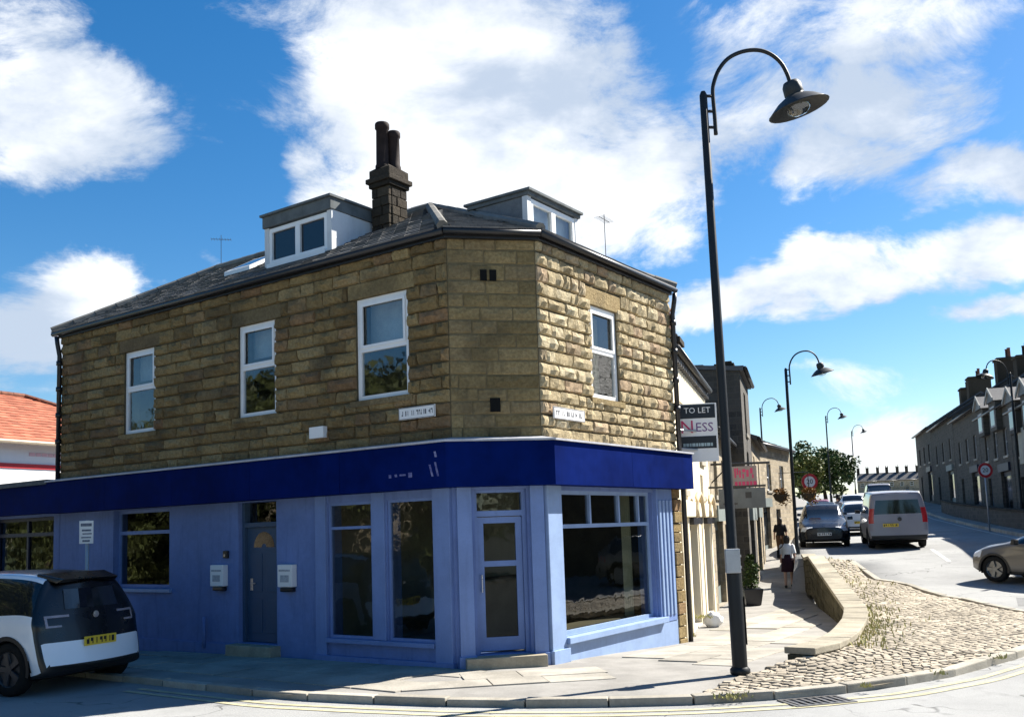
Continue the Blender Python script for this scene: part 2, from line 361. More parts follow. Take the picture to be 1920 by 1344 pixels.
# the ground and road: one sheet to the horizon (asphalt near, fields far), dropping below the sunken pavement
tv = [-1500, -400, -120, -60, -30, -15, -5] + [i*.75 for i in range(0, 80)] + [60+i*4 for i in range(25)] + [170, 200, 250, 300, 350, 450, 600, 900, 1600, 3000]
nv = [-2500, -900, -300, -120, -60, -30, -16, -9, -5, -2.6, -1.2, -.62, -.42, .15, .45, .8, 1.5, 2.5, 4, 6, 7.9, 8.3, 10, 14, 20, 40, 80, 160, 400, 1000, 2500]
mb = MB(); idx = {}
for i, t in enumerate(tv):
    for j, n in enumerate(nv):
        z = zr(t)
        if (n < -.5 or (n < .2 and t < 32) or (n < .85 and 16 < t < 31)) and t > 14: z = min(z, zl(t)-.16)
        mb.v.append(P(t, n, z))
for i in range(len(tv)-1):
    for j in range(len(nv)-1):
        k = i*len(nv)+j; mb.f.append([k, k+len(nv), k+len(nv)+1, k+1]); mb.mi.append(0 if (tv[i] < 330 and abs(nv[j]) < 100) else 1)
FIELD = mat('far_field', (.1, .12, .05), .95, .1, var=.3, vscale=.02)
road = struct(mb.build('road', [ASPH, FIELD], None, smooth=True))
def sheet(poly, zf, step, name, m, dz=0., holes=()):
    """triangulated ground sheet over a polygon, heights from zf"""
    n = len(poly); vs = []; ed = []
    def edge(a, b):
        L = (Vector(b)-Vector(a)).length; k = max(1, int(L/step)); return [Vector(a)+(Vector(b)-Vector(a))*i/k for i in range(k)]
    ring = []
    for i in range(n): ring += edge(poly[i], poly[(i+1) % n])
    vs = [Vector((p.x, p.y)) for p in ring]; ed = [(i, (i+1) % len(ring)) for i in range(len(ring))]
    xs = [p[0] for p in poly]; ys = [p[1] for p in poly]
    x = min(xs)
    while x < max(xs):
        y = min(ys)
        while y < max(ys):
            if inside((x, y), poly): vs.append(Vector((x, y)))
            y += step
        x += step
    V, E_, F_, *_ = geometry.delaunay_2d_cdt(vs, ed, [], 1, 1e-5)
    mb = MB(); mb.v = [Vector((v.x, v.y, zf(v.x, v.y)+dz)) for v in V]; mb.f = [list(f) for f in F_]; mb.mi = [0]*len(mb.f)
    ob = mb.build(name, m, None, smooth=True)
    for p in ob.data.polygons[:1]:
        if p.normal.z < 0: ob.data.flip_normals()
    return ob
def inside(p, poly):
    x, y = p; r = False
    for i in range(len(poly)):
        (x1, y1), (x2, y2) = poly[i], poly[i-1]
        if (y1 > y) != (y2 > y) and x < (x2-x1)*(y-y1)/(y2-y1)+x1: r = not r
    return r
def polyline_resample(pts, L):
    out = [Vector(pts[0])]; acc = 0
    for a, b in zip(pts, pts[1:]):
        a, b = Vector(a), Vector(b); d = (b-a).length; pos = 0
        while acc + d-pos >= L:
            pos += L-acc; acc = 0; out.append(a+(b-a)*pos/d)
        acc += d-pos
    return out

C1, C2 = Vector((-.869, 13.49, 0)), Vector((.4225, 13.73, 0))
DL, DR = Vector((-.81847, .57455, 0)), Vector((.57304, .81953, 0))
NL, NR = Vector((-.57455, -.81847, 0)), Vector((.81953, -.57304, 0))
LL, LR = 10.31, 4.50
E1, E2 = C1+DL*LL, C2+DR*LR
FL = Fr(C1, DL, NL); FRr = Fr(C2, DR, NR)
DC = (C2-C1).normalized(); NC = Vector((DC.y, -DC.x, 0)); CW = (C2-C1).length; FC = Fr(C1, DC, NC)
# where wall, kerb and verge meet
KERB_A = [(-16.2, 21.0), (-4.95, 13.2), (-2.8, 11.72), (-1.66, 11.25), (-.82, 10.95), (-.12, 10.75), (.87, 10.6), (1.88, 10.57)]
KERB_B = [(1.88, 10.57), (3.0, 10.72), (4.1, 11.08), (5.28, 11.8), (7.0, 13.3), (8.3, 14.75), (9.25, 16.4), (9.5, 17.4)]
UPPER = [(9.5, 17.4), (9.48, 18.0), (9.42, 21), (9.4, 24.5), (9.38, 28.5)]
WALLP = [(3.55, 12.85), (4.05, 13.45), (4.62, 14.45), (5.2, 15.75), (5.8, 17.15), (6.35, 18.6), (7.2, 22.3), (8.2, 26.8), (8.75, 29.0), (9.45, 31.6)]
WALLZ = [.21, .19, .15, .12, .11, .14, .45, .86, .72, .74]
pav_poly = KERB_A + [(2.75, 12.05)] + WALLP[:] + [tuple(P(33, -.1)[:2]), tuple(P(36, -.55)[:2]), tuple(P(52, -.5)[:2]), tuple(P(70, .1)[:2]), tuple(P(150, 0)[:2]), tuple(P(150, -3.2)[:2]), tuple(P(44.5, -2.2)[:2]), tuple(P(17.6, -2.4)[:2]), tuple(E2[:2]), tuple((C2-NR*.1)[:2]), tuple((C1-NL*.1)[:2]), tuple((C1+DL*16)[:2])]
pavement = struct(sheet(pav_poly, lambda x, y: zp(x, y)-.012, .9, 'pavement', PAVB))
def zverge_pts():
    pts = [(Vector(p), .0) for p in KERB_B[:5]] + [(Vector(p), zroad(*p)+.12) for p in KERB_B[5:]] + [(Vector(p), zroad(*p)+.1) for p in UPPER]
    pts += [(Vector(p)+Vector((.35, -.1)), z-.1) for p, z in zip(WALLP[:9], WALLZ)] + [(Vector((2.75, 12.05)), 0.)]
    return pts
VP = zverge_pts()
def zv(x, y):
    q = Vector((x, y)); sw = s = 0
    for p, z in VP:
        w = 1/((p-q).length_squared+.02)**1.3; sw += w; s += w*z
    return s/sw
verge_poly = KERB_B + UPPER[1:] + [(9.2, 28.9)] + [(p[0]+.25, p[1]-.06) for p in WALLP[:8][::-1]] + [(2.75, 12.05)]
verge = struct(sheet(verge_poly, lambda x, y: zv(x, y)-.02, .35, 'verge', JOINT))

# stone setts: the nearest as single pieces, the rest joined
def sett_mesh(k):
    mb = MB(); rn = random.Random(k); hz = .007
    b = [(-.5, -.5), (.5, -.5), (.5, .5), (-.5, .5)]; b = [(x+rn.uniform(-.06, .06), y+rn.uniform(-.06, .06)) for x, y in b]
    lo = [Vector((x, y, -.03)) for x, y in b]; mid = [Vector((x*.96, y*.96, hz*.45)) for x, y in b]; top = [Vector((x*.74, y*.74, hz+rn.uniform(-.008, .008))) for x, y in b]
    mb.v = lo+mid+top
    for o in (0, 4):
        for i in range(4): mb.f.append([o+i, o+(i+1) % 4, o+(i+1) % 4+4, o+i+4])
    mb.f.append([8, 9, 10, 11]); mb.mi = [0]*len(mb.f)
    return mb
SM = [sett_mesh(k) for k in range(10)]
SMD = []
for k, q in enumerate(SM):
    me = bpy.data.meshes.new('sett'); me.from_pydata(q.v, [], q.f); me.materials.append(SETT)
    me.polygons.foreach_set('use_smooth', [True]*len(me.polygons)); SMD.append(me)
setts = []; KSEG = list(zip(KERB_B, KERB_B[1:]))+list(zip(UPPER, UPPER[1:]))
ang = R(24); ca, sa = math.cos(ang), math.sin(ang)
for i in range(-160, 160):
    off = random.uniform(0, .2)
    for j in range(-125, 125):
        u, v = i*.118+random.uniform(-.01, .01), j*.158+off
        x, y = 6+(-sa*u*1+ca*v), 18+(ca*u+sa*v)
        if inside((x, y), verge_poly) and min((geometry.intersect_point_line(Vector((x, y)), Vector(a), Vector(b))[0]-Vector((x, y))).length if 0 <= geometry.intersect_point_line(Vector((x, y)), Vector(a), Vector(b))[1] <= 1 else 9 for a, b in KSEG) > .2: setts.append((x, y))
setts.sort(key=lambda p: p[0]*p[0]+p[1]*p[1])
def sett_matrix(x, y):
    z = zv(x, y)-.01; e = .15; nx = (zv(x+e, y)-zv(x-e, y))/(2*e); ny = (zv(x, y+e)-zv(x, y-e))/(2*e)
    q = Vector((-nx+random.uniform(-.03, .03), -ny+random.uniform(-.03, .03), 1)).to_track_quat('Z', 'Y').to_matrix().to_4x4()
    return Matrix.Translation((x, y, z)) @ q @ Matrix.Rotation(ang+random.uniform(-.12, .12), 4, 'Z') @ Matrix.Diagonal((random.uniform(.125, .158), random.uniform(.098, .117), 1, 1))
rest = MB()
for k, (x, y) in enumerate(setts):
    M = sett_matrix(x, y); v = random.randrange(10)
    if k < 300:
        o = link('sett', SMD[v], verge); o.matrix_local = M
    else:
        rest.add([M @ p for p in SM[v].v], SM[v].f)
stuff(rest.build('sett_field', SETT, verge, smooth=True))

# kerb stones
def kerb_run(pts, parent, ztop, zbot, L=.92, w=.16, side=1):
    end = Vector((pts[-1][0], pts[-1][1])); pts = polyline_resample([Vector((p[0], p[1])) for p in pts], L)
    if (end-pts[-1]).length > .1: pts.append(end)
    for a, b in zip(pts, pts[1:]):
        d = (b-a).normalized(); n = Vector((-d.y, d.x))*side; g = .008; dz = random.uniform(-.008, .01); sk = random.uniform(-.01, .01)
        a2, b2 = a+d*g, b-d*g
        q = [a2-n*(.02+sk), b2-n*(.02-sk), b2+n*(w-.02), a2+n*(w-.02)]
        mb = MB(); mb.hexa([(p.x, p.y, zbot(p.x, p.y)) for p in q] + [(p.x, p.y, ztop(p.x, p.y)+dz) for p in q])
        mb.build('kerb_stone', KERBM, parent, bevel=.016)
kerb_run(KERB_A, pavement, lambda x, y: zp(x, y)+.012, lambda x, y: -.3)
kerb_run(KERB_B, verge, lambda x, y: max(zv(x, y), 0)+.02, lambda x, y: zroad(x, y)-.2)
kerb_run(UPPER, verge, lambda x, y: zv(x, y)+.02, lambda x, y: zroad(x, y)-.2)

# flagstones on the pavement, laid to the left wall, round the corner and along the right wall
def flags(fr, s0, s1, rows, zoff=.0, skip=.06):
    o = .06
    for w in rows:
        s = s0-random.uniform(0, .5)
        while s < s1:
            L = random.uniform(.6, 1.15); a, b = s+.008, s+L-.008; s += L
            c = [fr.p(a, o+.008, 0), fr.p(b, o+.008, 0), fr.p(b, o+w-.008, 0), fr.p(a, o+w-.008, 0)]
            if not all(inside((p.x, p.y), pav_in) for p in c) or random.random() < skip: continue
            dz = random.uniform(-.004, .006)
            mb = MB(); mb.hexa([Vector((p.x, p.y, zp(p.x, p.y)-.05)) for p in c] + [Vector((p.x, p.y, zp(p.x, p.y)+dz)) for p in c])
            mb.build('flagstone', FLAG, pavement, bevel=.006)
        o += w
pav_in = [(-16.0, 21.15), (-4.85, 13.37), (-2.72, 11.9), (-1.62, 11.43), (-.78, 11.13), (-.08, 10.93), (.88, 10.79), (1.82, 10.77), (2.6, 12.1), (3.4, 12.95), (4.5, 14.6), (5.65, 17.2), (6.2, 18.8), (8.0, 26.8), tuple(P(36, -.3)[:2]), tuple(P(36, -2.3)[:2]), tuple(P(17.6, -2.3)[:2]), tuple((E2+NR*.02)[:2]), tuple((C2+NR*.02)[:2]), tuple((C1+NL*.02)[:2]), tuple((C1+DL*16)[:2])]
flags(FL, -.4, 13, [.62, .55, .7, .6, .5], skip=.1)
tri = [(C1+NL*.1)[:2], (C1+NL*3.2-DL*.4)[:2], (1.85, 11.25), (2.6, 12.1), (C2+NR*.02)[:2]]
_full = pav_in; pav_in = [(-.6, 13.3), (-2.2, 11.68), (-.78, 11.13), (-.08, 10.93), (.88, 10.79), (1.82, 10.77), (2.55, 12.05), (1.6, 13.2), (.6, 13.55)]
flags(Fr((-1.2, 13.4), (.983, .18), (.183, -.983)), -1, 5, [.5, .6, .55, .6, .5, .5], skip=.14)
pav_in = [(.75, 13.9), (1.7, 13.25), (2.65, 12.3)] + _full[9:18]
flags(Fr(C2, (.5, .866), (.866, -.5)), -.6, 26, [.55, .7, .6, .65, .6, .5], skip=.12)
pav_in = _full

# road paint and the drain
def strip(pts, w, m, name, zf, dz=.006):
    mb = MB(); pts = polyline_resample([Vector((p[0], p[1])) for p in pts], .4)
    for a, b in zip(pts, pts[1:]):
        d = (b-a).normalized(); n = Vector((-d.y, d.x))*w/2
        mb.add([(p.x, p.y, zf(p.x, p.y)+dz) for p in (a-n, b-n, b+n, a+n)], [(0, 1, 2, 3)])
    return struct(mb.build(name, m))
def shift(pts, d):
    out = []
    for i, p in enumerate(pts):
        a, b = Vector(pts[max(i-1, 0)]), Vector(pts[min(i+1, len(pts)-1)]); t = (b-a).normalized(); out.append(Vector(p)+Vector((t.y, -t.x))*d)
    return out
front = KERB_A[1:]+KERB_B[1:6]
strip(shift(front, .3), .085, LINEY, 'yellow_line', zroad); strip(shift(front, .5), .085, LINEY, 'yellow_line', zroad)
strip([P(t, 7.5)[:2] for t in range(31, 120, 3)], .1, LINEW, 'edge_line', zroad)
for k in range(12):
    t0 = 31+k*7.5; strip([P(t, 4.0)[:2] for t in (t0, t0+1, t0+2, t0+3, t0+4)], .12, LINEW, 'centre_line_dash', zroad)
def drain(x, y, a):
    t = thing('drain_cover', 'slotted iron drain grate in the road against the sett kerb', 'drain cover', (x, y, zroad(x, y)))
    fr = Fr((x, y), (math.cos(a), math.sin(a)), (-math.sin(a), math.cos(a))); z = zroad(x, y)
    mb = MB(); mb.fb(fr, -.33, .33, -.2, .2, z-.02, z+.006); mb.build('pit', BLACKP, t)
    IRON = mat('worn_iron', (.2, .19, .18), .5, .5, metal=.6, var=.4)
    mb = MB(); mb.fb(fr, -.36, .36, .17, .215, z, z+.014); mb.fb(fr, -.36, .36, -.215, -.17, z, z+.0135); mb.fb(fr, -.36, -.32, -.2, .2, z, z+.013); mb.fb(fr, .32, .36, -.2, .2, z, z+.013); mb.build('frame', IRON, t)
    for k in range(7):
        mb = MB(); s = -.27+k*.09; mb.fb(fr, s-.02, s+.02, -.17, .17, z, z+.012); mb.build('bar', IRON, t)
drain(3.2, 10.5, R(14))

# retaining wall between the sunken pavement and the sett verge: coping over a stone face
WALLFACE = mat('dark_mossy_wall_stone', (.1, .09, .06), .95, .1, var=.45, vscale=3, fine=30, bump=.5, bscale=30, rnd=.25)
rw = thing('retaining_wall', 'curving stone retaining wall with pale coping beside the sunken pavement', 'wall', (5.3, 16.5, -.2))
wp = []
acc = [0]
for a, b in zip(WALLP, WALLP[1:]): acc.append(acc[-1]+(Vector(b)-Vector(a)).length)
def wall_at(s):
    i = max(k for k in range(len(acc)) if acc[k] <= s+1e-6); i = min(i, len(acc)-2); f = (s-acc[i])/(acc[i+1]-acc[i])
    p = Vector(WALLP[i]).lerp(Vector(WALLP[i+1]), f); d = (Vector(WALLP[i+1])-Vector(WALLP[i])).normalized()
    d0 = (Vector(WALLP[i])-Vector(WALLP[i-1])).normalized() if i else d; d2 = (Vector(WALLP[min(i+2, len(acc)-1)])-Vector(WALLP[i+1])).normalized() if i < len(acc)-2 else d
    dd = (((d0+d)*.5).lerp((d+d2)*.5, f)).normalized()
    return p, Vector((dd.y, -dd.x)), WALLZ[i]*(1-f)+WALLZ[i+1]*f
s = 0.; step = .82; W0, W1 = 0, .36
while s < acc[-1]-step:
    (p, n, z), (q, n2, z2) = wall_at(s+.006), wall_at(s+step-.006)
    w0, w1 = -.03, .4
    ring = [p+n*w0, q+n2*w0, q+n2*w1, p+n*w1]; zz = [z, z2, z2, z]
    mb = MB(); mb.hexa([(r.x, r.y, h-.09) for r, h in zip(ring, zz)] + [(r.x, r.y, h+random.uniform(-.004, .004)) for r, h in zip(ring, zz)]); mb.build('coping_stone', WALLST, rw, bevel=.014)
    # courses of face stones below
    for c in range(6):
        zt, zt2 = z-.095-c*.17, z2-.095-c*.17
        if max(zt, zt2) < zl(tn(p.x, p.y)[0])-.05: break
        cut = random.uniform(.35, .65); k0 = 0
        for k1 in (cut, 1.):
            a_, na, _ = wall_at(s+step*k0+.008); b_, nb, _ = wall_at(s+step*k1-.008); za = zt+(zt2-zt)*k0; zb = zt+(zt2-zt)*k1; pr = random.uniform(.0, .02)
            ring = [a_+na*(.02-pr), b_+nb*(.02-pr), b_+nb*.36, a_+na*.36]
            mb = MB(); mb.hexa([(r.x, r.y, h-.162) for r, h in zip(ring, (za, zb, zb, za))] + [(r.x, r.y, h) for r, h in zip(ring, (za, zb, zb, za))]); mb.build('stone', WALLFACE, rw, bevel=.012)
            k0 = k1
    s += step
# pale scruffy grass and weeds
def grass(name, label, pts, h, w=.012, m=GRASS, parent=None):
    mb = MB()
    for x, y, z in pts:
        a = random.uniform(0, 6.28); hh = h*random.uniform(.4, 1.2); l = Vector((random.gauss(0, .4), random.gauss(0, .4), 0))*hh; d = Vector((math.cos(a), math.sin(a), 0))*w
        b = Vector((x, y, z)); mb.add([b-d, b+d, b+l*.5+d*.7+Vector((0, 0, hh*.6)), b+l*.5-d*.7+Vector((0, 0, hh*.6)), b+l+Vector((0, 0, hh))], [(0, 1, 2, 3), (3, 2, 4)])
    o = mb.build(name, m, parent); stuff(o)
    tag(o, label, 'grass')
pts = []
for k in range(520):
    s = random.uniform(1.2, 7.5); p, n, z = wall_at(s); d = abs(random.gauss(0, .32))+.3; q = p+n*d; pts.append((q.x, q.y, zv(q.x, q.y)-.01))
for k in range(300):
    s = random.uniform(7, 16); p, n, z = wall_at(s); d = abs(random.gauss(0, .5))+.35; q = p+n*d
    if inside(q, verge_poly): pts.append((q.x, q.y, zv(q.x, q.y)-.01))
grass('grass', 'sparse yellow green grass growing along the foot of the curved coping', pts, .085, m=GRASS)
pts = []
for (cx, cy, sp, n) in [(2.3, 10.55, .12, 60), (5.0, 11.6, .06, 20), (6.2, 12.55, .06, 20), (3.9, 10.9, .05, 15), (3.35, 18.6, .2, 130)]:
    for k in range(n):
        x, y = cx+random.gauss(0, sp), cy+random.gauss(0, sp*.6); pts.append((x, y, max(zp(x, y) if x < 3.4 else zv(x, y), -.3)-.01))
grass('weeds', 'small weeds sprouting from the kerb joints and pavement edge', pts, .06)

# repaired strips of darker asphalt in the road and pavement
def patch(pts, zf, m, name, dz):
    struct(sheet(pts, lambda x, y: zf(x, y)+dz, .5, name, m))
patch([(-3.6, 9.2), (-.4, 8.6), (-.1, 9.9), (-3.3, 10.6)], zroad, ASPH2, 'road_patch', .003)
patch([(10.2, 19.6), (13.5, 18.0), (14.2, 19.3), (10.9, 21.0)], zroad, ASPH2, 'road_patch', .003)

# ------------------------------------------------------------------ the corner shop
shop = thing('corner_shop', 'two storey gritstone corner shop with blue painted ground floor and navy fascia', 'shop', tuple(C1))
ZE, ZF0, ZF1 = 6.2, 2.5, 3.17
COURSES = [3.17+.19*i for i in range(4)] + [3.93+.2*i for i in range(8)] + [5.53, 5.78, 5.99, 6.2]
WIN_L = [(7.07, 8.07, 3.93, 5.53), (3.71, 4.67, 3.93, 5.53), (.77, 1.85, 3.93, 5.53)]
WIN_R = [(1.52, 2.42, 3.93, 5.45)]
OPS_L = [(.36, 1.28, .31, 2.38), (1.6, 2.54, .31, 2.38), (3.74, 4.70, .14, 2.48), (6.63, 8.41, 1.02, 2.48)]
OPS_C = [(.3, 1.06, .14, 2.46)]
OPS_R = [(.42, 3.44, .3, 2.44)]
mb = MB()
MORTAR_L = mat('pale_mortar', (.17, .135, .075), .95, .1, var=.4, bump=.3)
for fr, s1, wins in ((FL, LL, WIN_L), (FRr, LR, WIN_R)):
    for a, b, c, d in cells(0, s1, ZF1-.2, ZE, wins): mb.fb(fr, a, b, -.32, .004, c, d)
mb.build('upper_wall', MORTAR, shop)
mb = MB(); mb.fb(FC, 0, CW, -.32, .004, ZF1-.2, ZE); mb.build('corner_wall', MORTAR_L, shop)
mb = MB()
for fr, s1, ops in ((FL, LL, OPS_L), (FC, CW, OPS_C), (FRr, LR, OPS_R)):
    for a, b, c, d in cells(0, s1, -.6, ZF1-.2, ops): mb.fb(fr, a, b, -.3, 0, c, d)
mb.build('ground_floor_wall', BLUE, shop)
DEP = 5.44
BK = E1 - NL*DEP
mb = MB()
FB = Fr(E2, -NR, DR); FE = Fr(E1, -NL, DL)
mb.fb(FB, 0, LL+.9, -.3, 0, -.6, ZE); mb.fb(FE, .02, DEP-.3, -.3, -.002, -.6, ZE)
mb.build('rear_wall', MORTAR, shop)
mb = MB()
ins = [C1-NL*.3, C2-NR*.3, E2-NR*.3, BK+NL*.3, E1-NL*.3]
mb.prism([p+Vector((0, 0, 2.62)) for p in ins], (0, 0, .25)); mb.prism([p+Vector((0, 0, ZE-.12)) for p in ins], (0, 0, .1)); mb.build('ceiling', INTW, shop)
mb = MB(); mb.prism([p+Vector((0, 0, -.2)) for p in ins], (0, 0, .24)); mb.build('floor', FLOORW, shop)
mb = MB(); mb.fb(FL, 3.0, 3.1, -5.1, -.31, .05, 2.6); mb.fb(FL, 6.0, 6.1, -5.1, -.31, .05, 2.6); mb.fb(FL, 2.6, 2.7, -5.1, -.33, 2.9, 6.05); mb.fb(FL, 5.9, 6.0, -5.1, -.33, 2.9, 6.05); mb.build('partition', INTW, shop)
CTR = mat('counter_wood', (.28, .22, .15), .6, .3)
mb = MB(); mb.fb(FRr, .9, 3.2, -2.6, -2.1, .05, 1.0); mb.fb(FRr, .8, 3.3, -2.7, -2.0, 1.0, 1.05); mb.build('counter', CTR, shop, bevel=.01)
mb = MB(); mb.fb(FRr, .6, 3.4, -.75, -.35, .05, .34); mb.build('window_bed', CTR, shop, bevel=.01)
CURT = mat('cream_curtain', (.6, .55, .36), .9, .1)
mb = MB(); n = 24
for i in range(n):
    s = 3.06+i*.014; o = -.42+.03*math.sin(i*1.3); o2 = -.42+.03*math.sin((i+1)*1.3)
    mb.add([FRr.p(s, o, .34), FRr.p(s+.014, o2, .34), FRr.p(s+.014, o2, 2.44), FRr.p(s, o, 2.44)], [(0, 1, 2, 3)])
mb.build('curtain', CURT, shop, smooth=True)

# single stones
def stone_variant(k, relief):
    rn = random.Random(k*13+5); X = [0, .035, .27, .5, .73, .965, 1]; Z = [0, .1, .5, .9, 1]; vs = []; fs = []
    for i, x in enumerate(X):
        for j, z in enumerate(Z):
            edge = i in (0, 6) or j in (0, 4); ring = i in (1, 5) or j in (1, 3)
            o = 0 if edge else relief*(rn.uniform(.3, .85) if ring else rn.uniform(.5, 1.2))
            vs.append(Vector((x+(0 if edge else rn.uniform(-.02, .02)), o, z+(0 if edge else rn.uniform(-.05, .05)))))
    for i in range(6):
        for j in range(4): fs.append([i*5+j, (i+1)*5+j, (i+1)*5+j+1, i*5+j+1])
    return vs, fs
VAR = {}
def variant(rel, m, k):
    key = (rel, m.name, k)
    if key not in VAR:
        vs, fs = stone_variant(k, rel); me = bpy.data.meshes.new('stone'); me.from_pydata(vs, [], fs); me.materials.append(m); VAR[key] = me
    return VAR[key]
def stone_matrix(fr, a, b, z0, z1):
    g = .006; z0 += random.uniform(-.012, .008); z1 += random.uniform(-.012, .006); x = fr.a*(b-a-2*g); o = fr.p(a+g, .003, z0+g)
    return Matrix(((x.x, fr.n.x, 0, o.x), (x.y, fr.n.y, 0, o.y), (0, 0, z1-z0-2*g, o.z), (0, 0, 0, 1)))
ALLST = []
def lay(fr, s0, s1, ops, rel, m, lmin, lmax, seed, key):
    rn = random.Random(seed)
    for c, (z0, z1) in enumerate(zip(COURSES, COURSES[1:])):
        zm = (z0+z1)/2; segs = [(s0, s1)]
        for o in ops:
            if o[2] < zm < o[3]:
                segs = [q for a, b in segs for q in (((a, o[0]), (o[1], b)) if a < o[0] and b > o[1] else ((a, b),))]
        for a, b in segs:
            L = b-a; cuts = [a]; x = a+rn.uniform(.15, lmax)*(1 if c % 2 else .6)
            while x < b-lmin*.7: cuts.append(x); x += rn.uniform(lmin, lmax)
            cuts.append(b)
            for u, v in zip(cuts, cuts[1:]): ALLST.append((fr, u, v, z0, z1, rel, m, key))
lint_L = [(a-.16, b+.16, 5.53, 5.78) for a, b, c, d in WIN_L]; lint_R = [(a-.14, b+.14, 5.45, 5.74) for a, b, c, d in WIN_R]
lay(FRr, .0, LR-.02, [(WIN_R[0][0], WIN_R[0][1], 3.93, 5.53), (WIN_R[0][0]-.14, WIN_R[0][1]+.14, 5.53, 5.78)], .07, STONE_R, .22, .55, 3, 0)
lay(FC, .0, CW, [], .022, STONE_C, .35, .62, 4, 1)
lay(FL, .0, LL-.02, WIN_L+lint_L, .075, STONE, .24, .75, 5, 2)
ALLST.sort(key=lambda q: (q[7] == 2 and q[1] > 3.2, q[7], q[1]))
rest = {}
for k, (fr, a, b, z0, z1, rel, m, key) in enumerate(ALLST):
    M = stone_matrix(fr, a, b, z0, z1); v = random.randrange(12)
    if k < 300:
        o = link('stone', variant(rel, m, v), shop); o.matrix_local = Matrix.Translation(-Vector(C1)) @ M
    else:
        vs, fs = stone_variant(v, rel); rest.setdefault(m.name, MB()).add([M @ p for p in vs], fs)
for k, q in rest.items(): stuff(q.build('stonework', MATS[k], shop))
for fr, ls, m in ((FL, lint_L, STONE), (FRr, lint_R, STONE)):
    for a, b, c, d in ls:
        mb = MB(); mb.fb(fr, a+.01, b-.01, -.1, .03, c+.004, d-.008); mb.build('lintel', m, shop, bevel=.012)

# windows: frame with panes and sill as pieces
def window(fr, par, a, b, c, d, rec=.11, fw=.065, midz=None, mull=(), fm=UPVC, gm=GLASS_U, sill=None, sash=True, name='window'):
    mb = MB(); o0, o1 = -rec-.06, -rec
    mb.fb(fr, a, a+fw, o0, o1, c, d); mb.fb(fr, b-fw, b, o0, o1, c, d); mb.fb(fr, a+fw, b-fw, o0+.001, o1-.001, c, c+fw); mb.fb(fr, a+fw, b-fw, o0+.001, o1-.001, d-fw, d)
    zs = [c+fw] + ([midz] if midz else []) + [d-fw]
    if midz: mb.fb(fr, a+fw, b-fw, o0+.001, o1+.004, midz-fw*.55, midz+fw*.55)
    for x in mull: mb.fb(fr, x-fw*.5, x+fw*.5, o0+.002, o1+.002, c+fw, d-fw)
    if midz and sash:   # the opening sash stands proud in the upper half
        q = fw*.6
        for x0, x1 in ((a+fw, a+fw+q), (b-fw-q, b-fw)): mb.fb(fr, x0, x1, o1-.01, o1+.018, midz+.02, d-fw)
        mb.fb(fr, a+fw+q, b-fw-q, o1-.01, o1+.017, d-fw-q, d-fw); mb.fb(fr, a+fw+q, b-fw-q, o1-.01, o1+.016, midz+.02, midz+.02+q)
    w = mb.build(name, fm, par)
    xs = [a+fw] + sorted(mull) + [b-fw]
    for x0, x1 in zip(xs, xs[1:]):
        for z0, z1 in zip(zs, zs[1:]):
            m2 = MB(); t = random.uniform(-.004, .004); z = o0+.03
            m2.add([fr.p(x0, z+t, z0), fr.p(x1, z-t, z0), fr.p(x1, z-t, z1), fr.p(x0, z+t, z1)], [(0, 1, 2, 3)]); m2.build('pane', gm, w)
    if sill:
        m2 = MB(); m2.fb(fr, a-.1, b+.1, -rec, .07, c-sill, c-.004); m2.build('sill', STONE_C, w, bevel=.008)
    return w
for a, b, c, d in WIN_L: window(FL, shop, a, b, c, d, rec=.03, fw=.075, midz=4.79 if a > 3 else 4.73, sill=.1)
BLIND = mat('pale_window_blind', (.5, .54, .56), .9, .1)
for a, b, c, d in WIN_L:
    mb = MB(); mb.fb(FL, a, b, -.34, -.335, 4.86 if a < 3 else 5.0, d); mb.build('blind', BLIND, shop)
window(FRr, shop, *WIN_R[0], rec=.02, fw=.075, midz=4.72, sill=.1)
mb = MB(); mb.fb(FRr, WIN_R[0][0], WIN_R[0][0]+.16, -.4, -.36, 3.95, 5.4); mb.fb(FRr, WIN_R[0][1]-.16, WIN_R[0][1], -.4, -.36, 3.95, 5.4); mb.build('curtain', CURT, shop)

# fascia, lead cap, soffit
def meet(p, d, q, e):
    k = (e.x*(q.y-p.y)-e.y*(q.x-p.x))/(e.x*d.y-e.y*d.x); return p+d*k
def offs(d):
    return [E1+NL*d, meet(C1+NL*d, DL, C1+NC*d, DC), meet(C2+NC*d, DC, C2+NR*d, DR), E2+NR*d+DR*.06]
inn = [E1, C1, C2, E2+DR*.06]; out = offs(.3); top = offs(.34)
for i in range(3):
    z = Vector((0, 0, 1)); mb = MB(); ring = [inn[i], inn[i+1], out[i+1], out[i]]
    La = (inn[i+1]-inn[i]).length; nb = max(1, round(La/2.2))
    for k in range(nb):
        e0, e1 = (k/nb, (k+1)/nb); g0 = .003/La if k else 0; g1 = .003/La if k < nb-1 else 0
        rr_ = [inn[i].lerp(inn[i+1], e0+g0), inn[i].lerp(inn[i+1], e1-g1), out[i].lerp(out[i+1], e1-g1), out[i].lerp(out[i+1], e0+g0)]
        mb = MB(); mb.hexa([p+z*ZF0 for p in rr_] + [p+z*(ZF1-.04) for p in rr_]); mb.build('fascia_panel', NAVY, shop)
    ring = [inn[i], inn[i+1], top[i+1], top[i]]; mb = MB()
    mb.hexa([ring[0]+z*(ZF1-.038), ring[1]+z*(ZF1-.038), ring[2]+z*(ZF1-.036), ring[3]+z*(ZF1-.036), ring[0]+z*(ZF1+.05), ring[1]+z*(ZF1+.05), ring[2]+z*(ZF1-.008), ring[3]+z*(ZF1-.008)]); mb.build('lead_capping', LEAD, shop)
